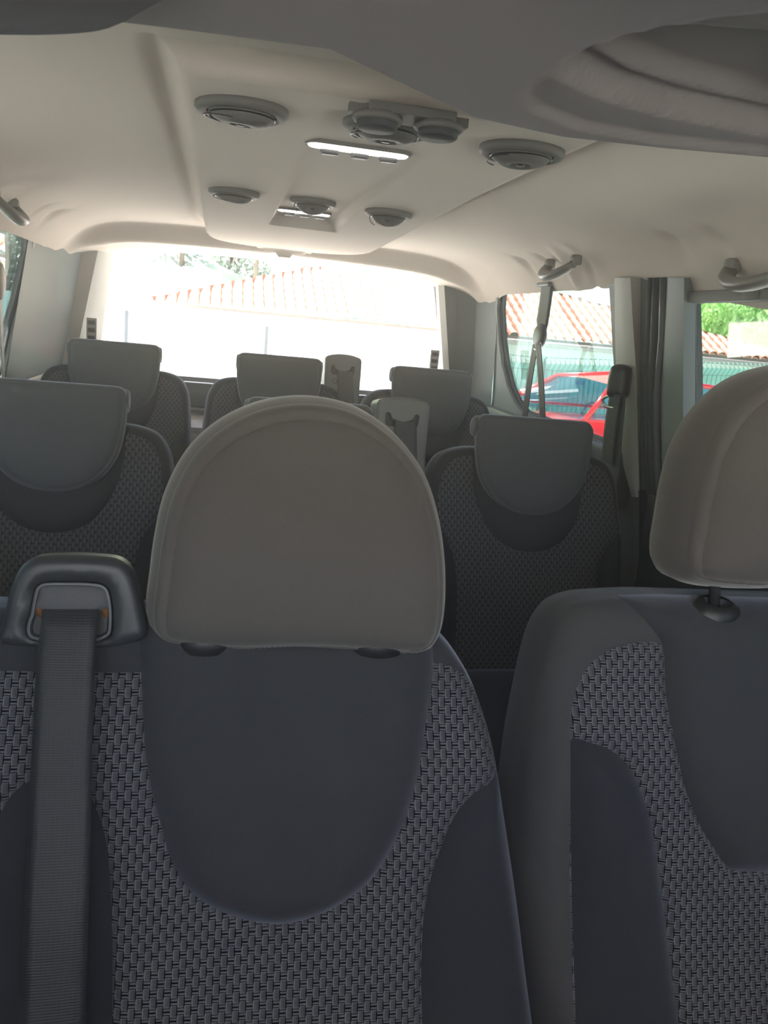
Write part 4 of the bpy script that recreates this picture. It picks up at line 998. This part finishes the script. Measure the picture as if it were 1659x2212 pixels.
def crown_mesh(seed, n_cl, n_leaf, rad, h, ls, droop=0.0):
    r_ = np.random.RandomState(seed); V_ = []; F_ = []
    for c in range(n_cl):
        d = r_.normal(size=3); d /= np.linalg.norm(d); q = r_.uniform(.25, 1)**.5
        cc = np.array([d[0]*rad*q, d[1]*rad*q, h+d[2]*rad*.75*q]); cr = rad*r_.uniform(.22, .40)
        for k in range(n_leaf):
            d = r_.normal(size=3); d /= np.linalg.norm(d); p = cc+d*cr*r_.uniform(.5, 1)**.5
            u = r_.normal(size=3); u[2] -= droop*3; u /= np.linalg.norm(u); v = np.cross(u, d+.3*r_.normal(size=3)); v /= np.linalg.norm(v)+1e-9
            L_ = ls*r_.uniform(.6, 1.4); W_ = L_*(.28 if droop else .45); s0 = len(V_)
            V_ += [p-u*L_, p+v*W_, p+u*L_, p-v*W_]; F_.append((s0, s0+1, s0+2, s0+3))
    me = bpy.data.meshes.new('crown'); me.from_pydata([tuple(v) for v in V_], [], F_); me.update(); return me
def tree_proto(seed, mat, rad, h, trunk, ls, n_cl=26, n_leaf=90, droop=0.0):
    t_ = empty('tree'); link('crown', crown_mesh(seed, n_cl, n_leaf, rad, h, ls, droop), mat, t_, False)
    r_ = random.Random(seed); bm = bmesh.new(); tubebm(bm, [(0, 0, -.6), (r_.uniform(-.1, .1), 0, h*.4), (r_.uniform(-.2, .2), .1, h)], [trunk, trunk*.8, trunk*.4], 8)
    for k in range(4):
        a = r_.uniform(0, 6.28); tubebm(bm, [(0, 0, h*.55), (math.cos(a)*rad*.5, math.sin(a)*rad*.5, h+rad*.2)], [trunk*.4, trunk*.15], 6)
    bmobj('trunk', bm, BARK, t_); return t_
protos = [tree_proto(11, LEAF[0], 2.2, 1.7, .16, .16), tree_proto(12, LEAF[2], 2.6, 2.0, .18, .17), tree_proto(13, LEAF[1], 2.0, 3.0, .14, .15)]
used = [0, 0, 0]
def place_tree(kind, x, y, z_, s_, label, group):
    t_ = protos[kind] if not used[kind] else copy_tree(protos[kind]); used[kind] = 1
    t_.location = (x, y, z_); t_.scale = (s_, s_, s_); t_.rotation_euler = (0, 0, random.uniform(0, 6.28)); tag(t_, label, 'tree', group); return t_
tr_ = random.Random(5); taken = []
for (x0, x1, y0, y1, n_) in ((-12, 15, 34, 66, 46), (-30, -13, 28, 62, 22)):
    for k in range(n_):
        for tries in range(60):
            x = tr_.uniform(x0, x1); y = tr_.uniform(y0, y1); s_ = tr_.uniform(.75, 1.15)
            if all((x-a)**2+(y-b_)**2+(hill_z(x, y)-hill_z(a, b_))**2 > (2.75*(s_+c_))**2 for a, b_, c_ in taken): break
        else: continue
        taken.append((x, y, s_))
        place_tree(tr_.choice([0, 0, 0, 2]) if x0 > -13 else tr_.choice([1, 2]), x, y, hill_z(x, y), s_, 'washed-out tree on the hillside beyond the white house' if x0 > -13 else 'green tree seen far off through the left quarter window', 'trees on the hillside' if x0 > -13 else 'trees beyond the left window')
wil = tree_proto(21, LEAF[1], 2.3, 3.3, .16, .20, 40, 150, .5)
for k, (px, py, Y, s_) in enumerate([(1540, 672, 22.5, .66), (1648, 668, 22.5, .72), (1590, 645, 28.5, 1.0), (1745, 680, 23, .7)]):
    t_ = wil if k == 0 else copy_tree(wil); p = atY(px, py, Y); t_.location = (p.x, Y, p.z-3.3*s_); t_.scale = (s_,)*3; t_.rotation_euler = (0, 0, k*1.1)
    tag(t_, 'bright green drooping tree above the tiled roof, through the right door window', 'tree', 'drooping trees behind the house')

# added thin scatter volume standing in for lens glare around the rear window
hz_ = box('glare_haze', W(.20, 1.39, -.42), (1.62, 3.76, 1.44), RUB, None, 0)
hm = NB('haze'); hm.t.nodes.remove(hm.p); vsn = hm.n('ShaderNodeVolumeScatter'); vsn.inputs['Density'].default_value = .05; vsn.inputs['Anisotropy'].default_value = .75; hm.l(vsn.outputs[0], hm.out.inputs['Volume'])
hz_.data.materials.clear(); hz_.data.materials.append(hm.m); hz_['kind'] = 'stuff'; hz_['label'] = 'added thin haze standing in for lens glare around the rear window'; hz_['category'] = 'haze'
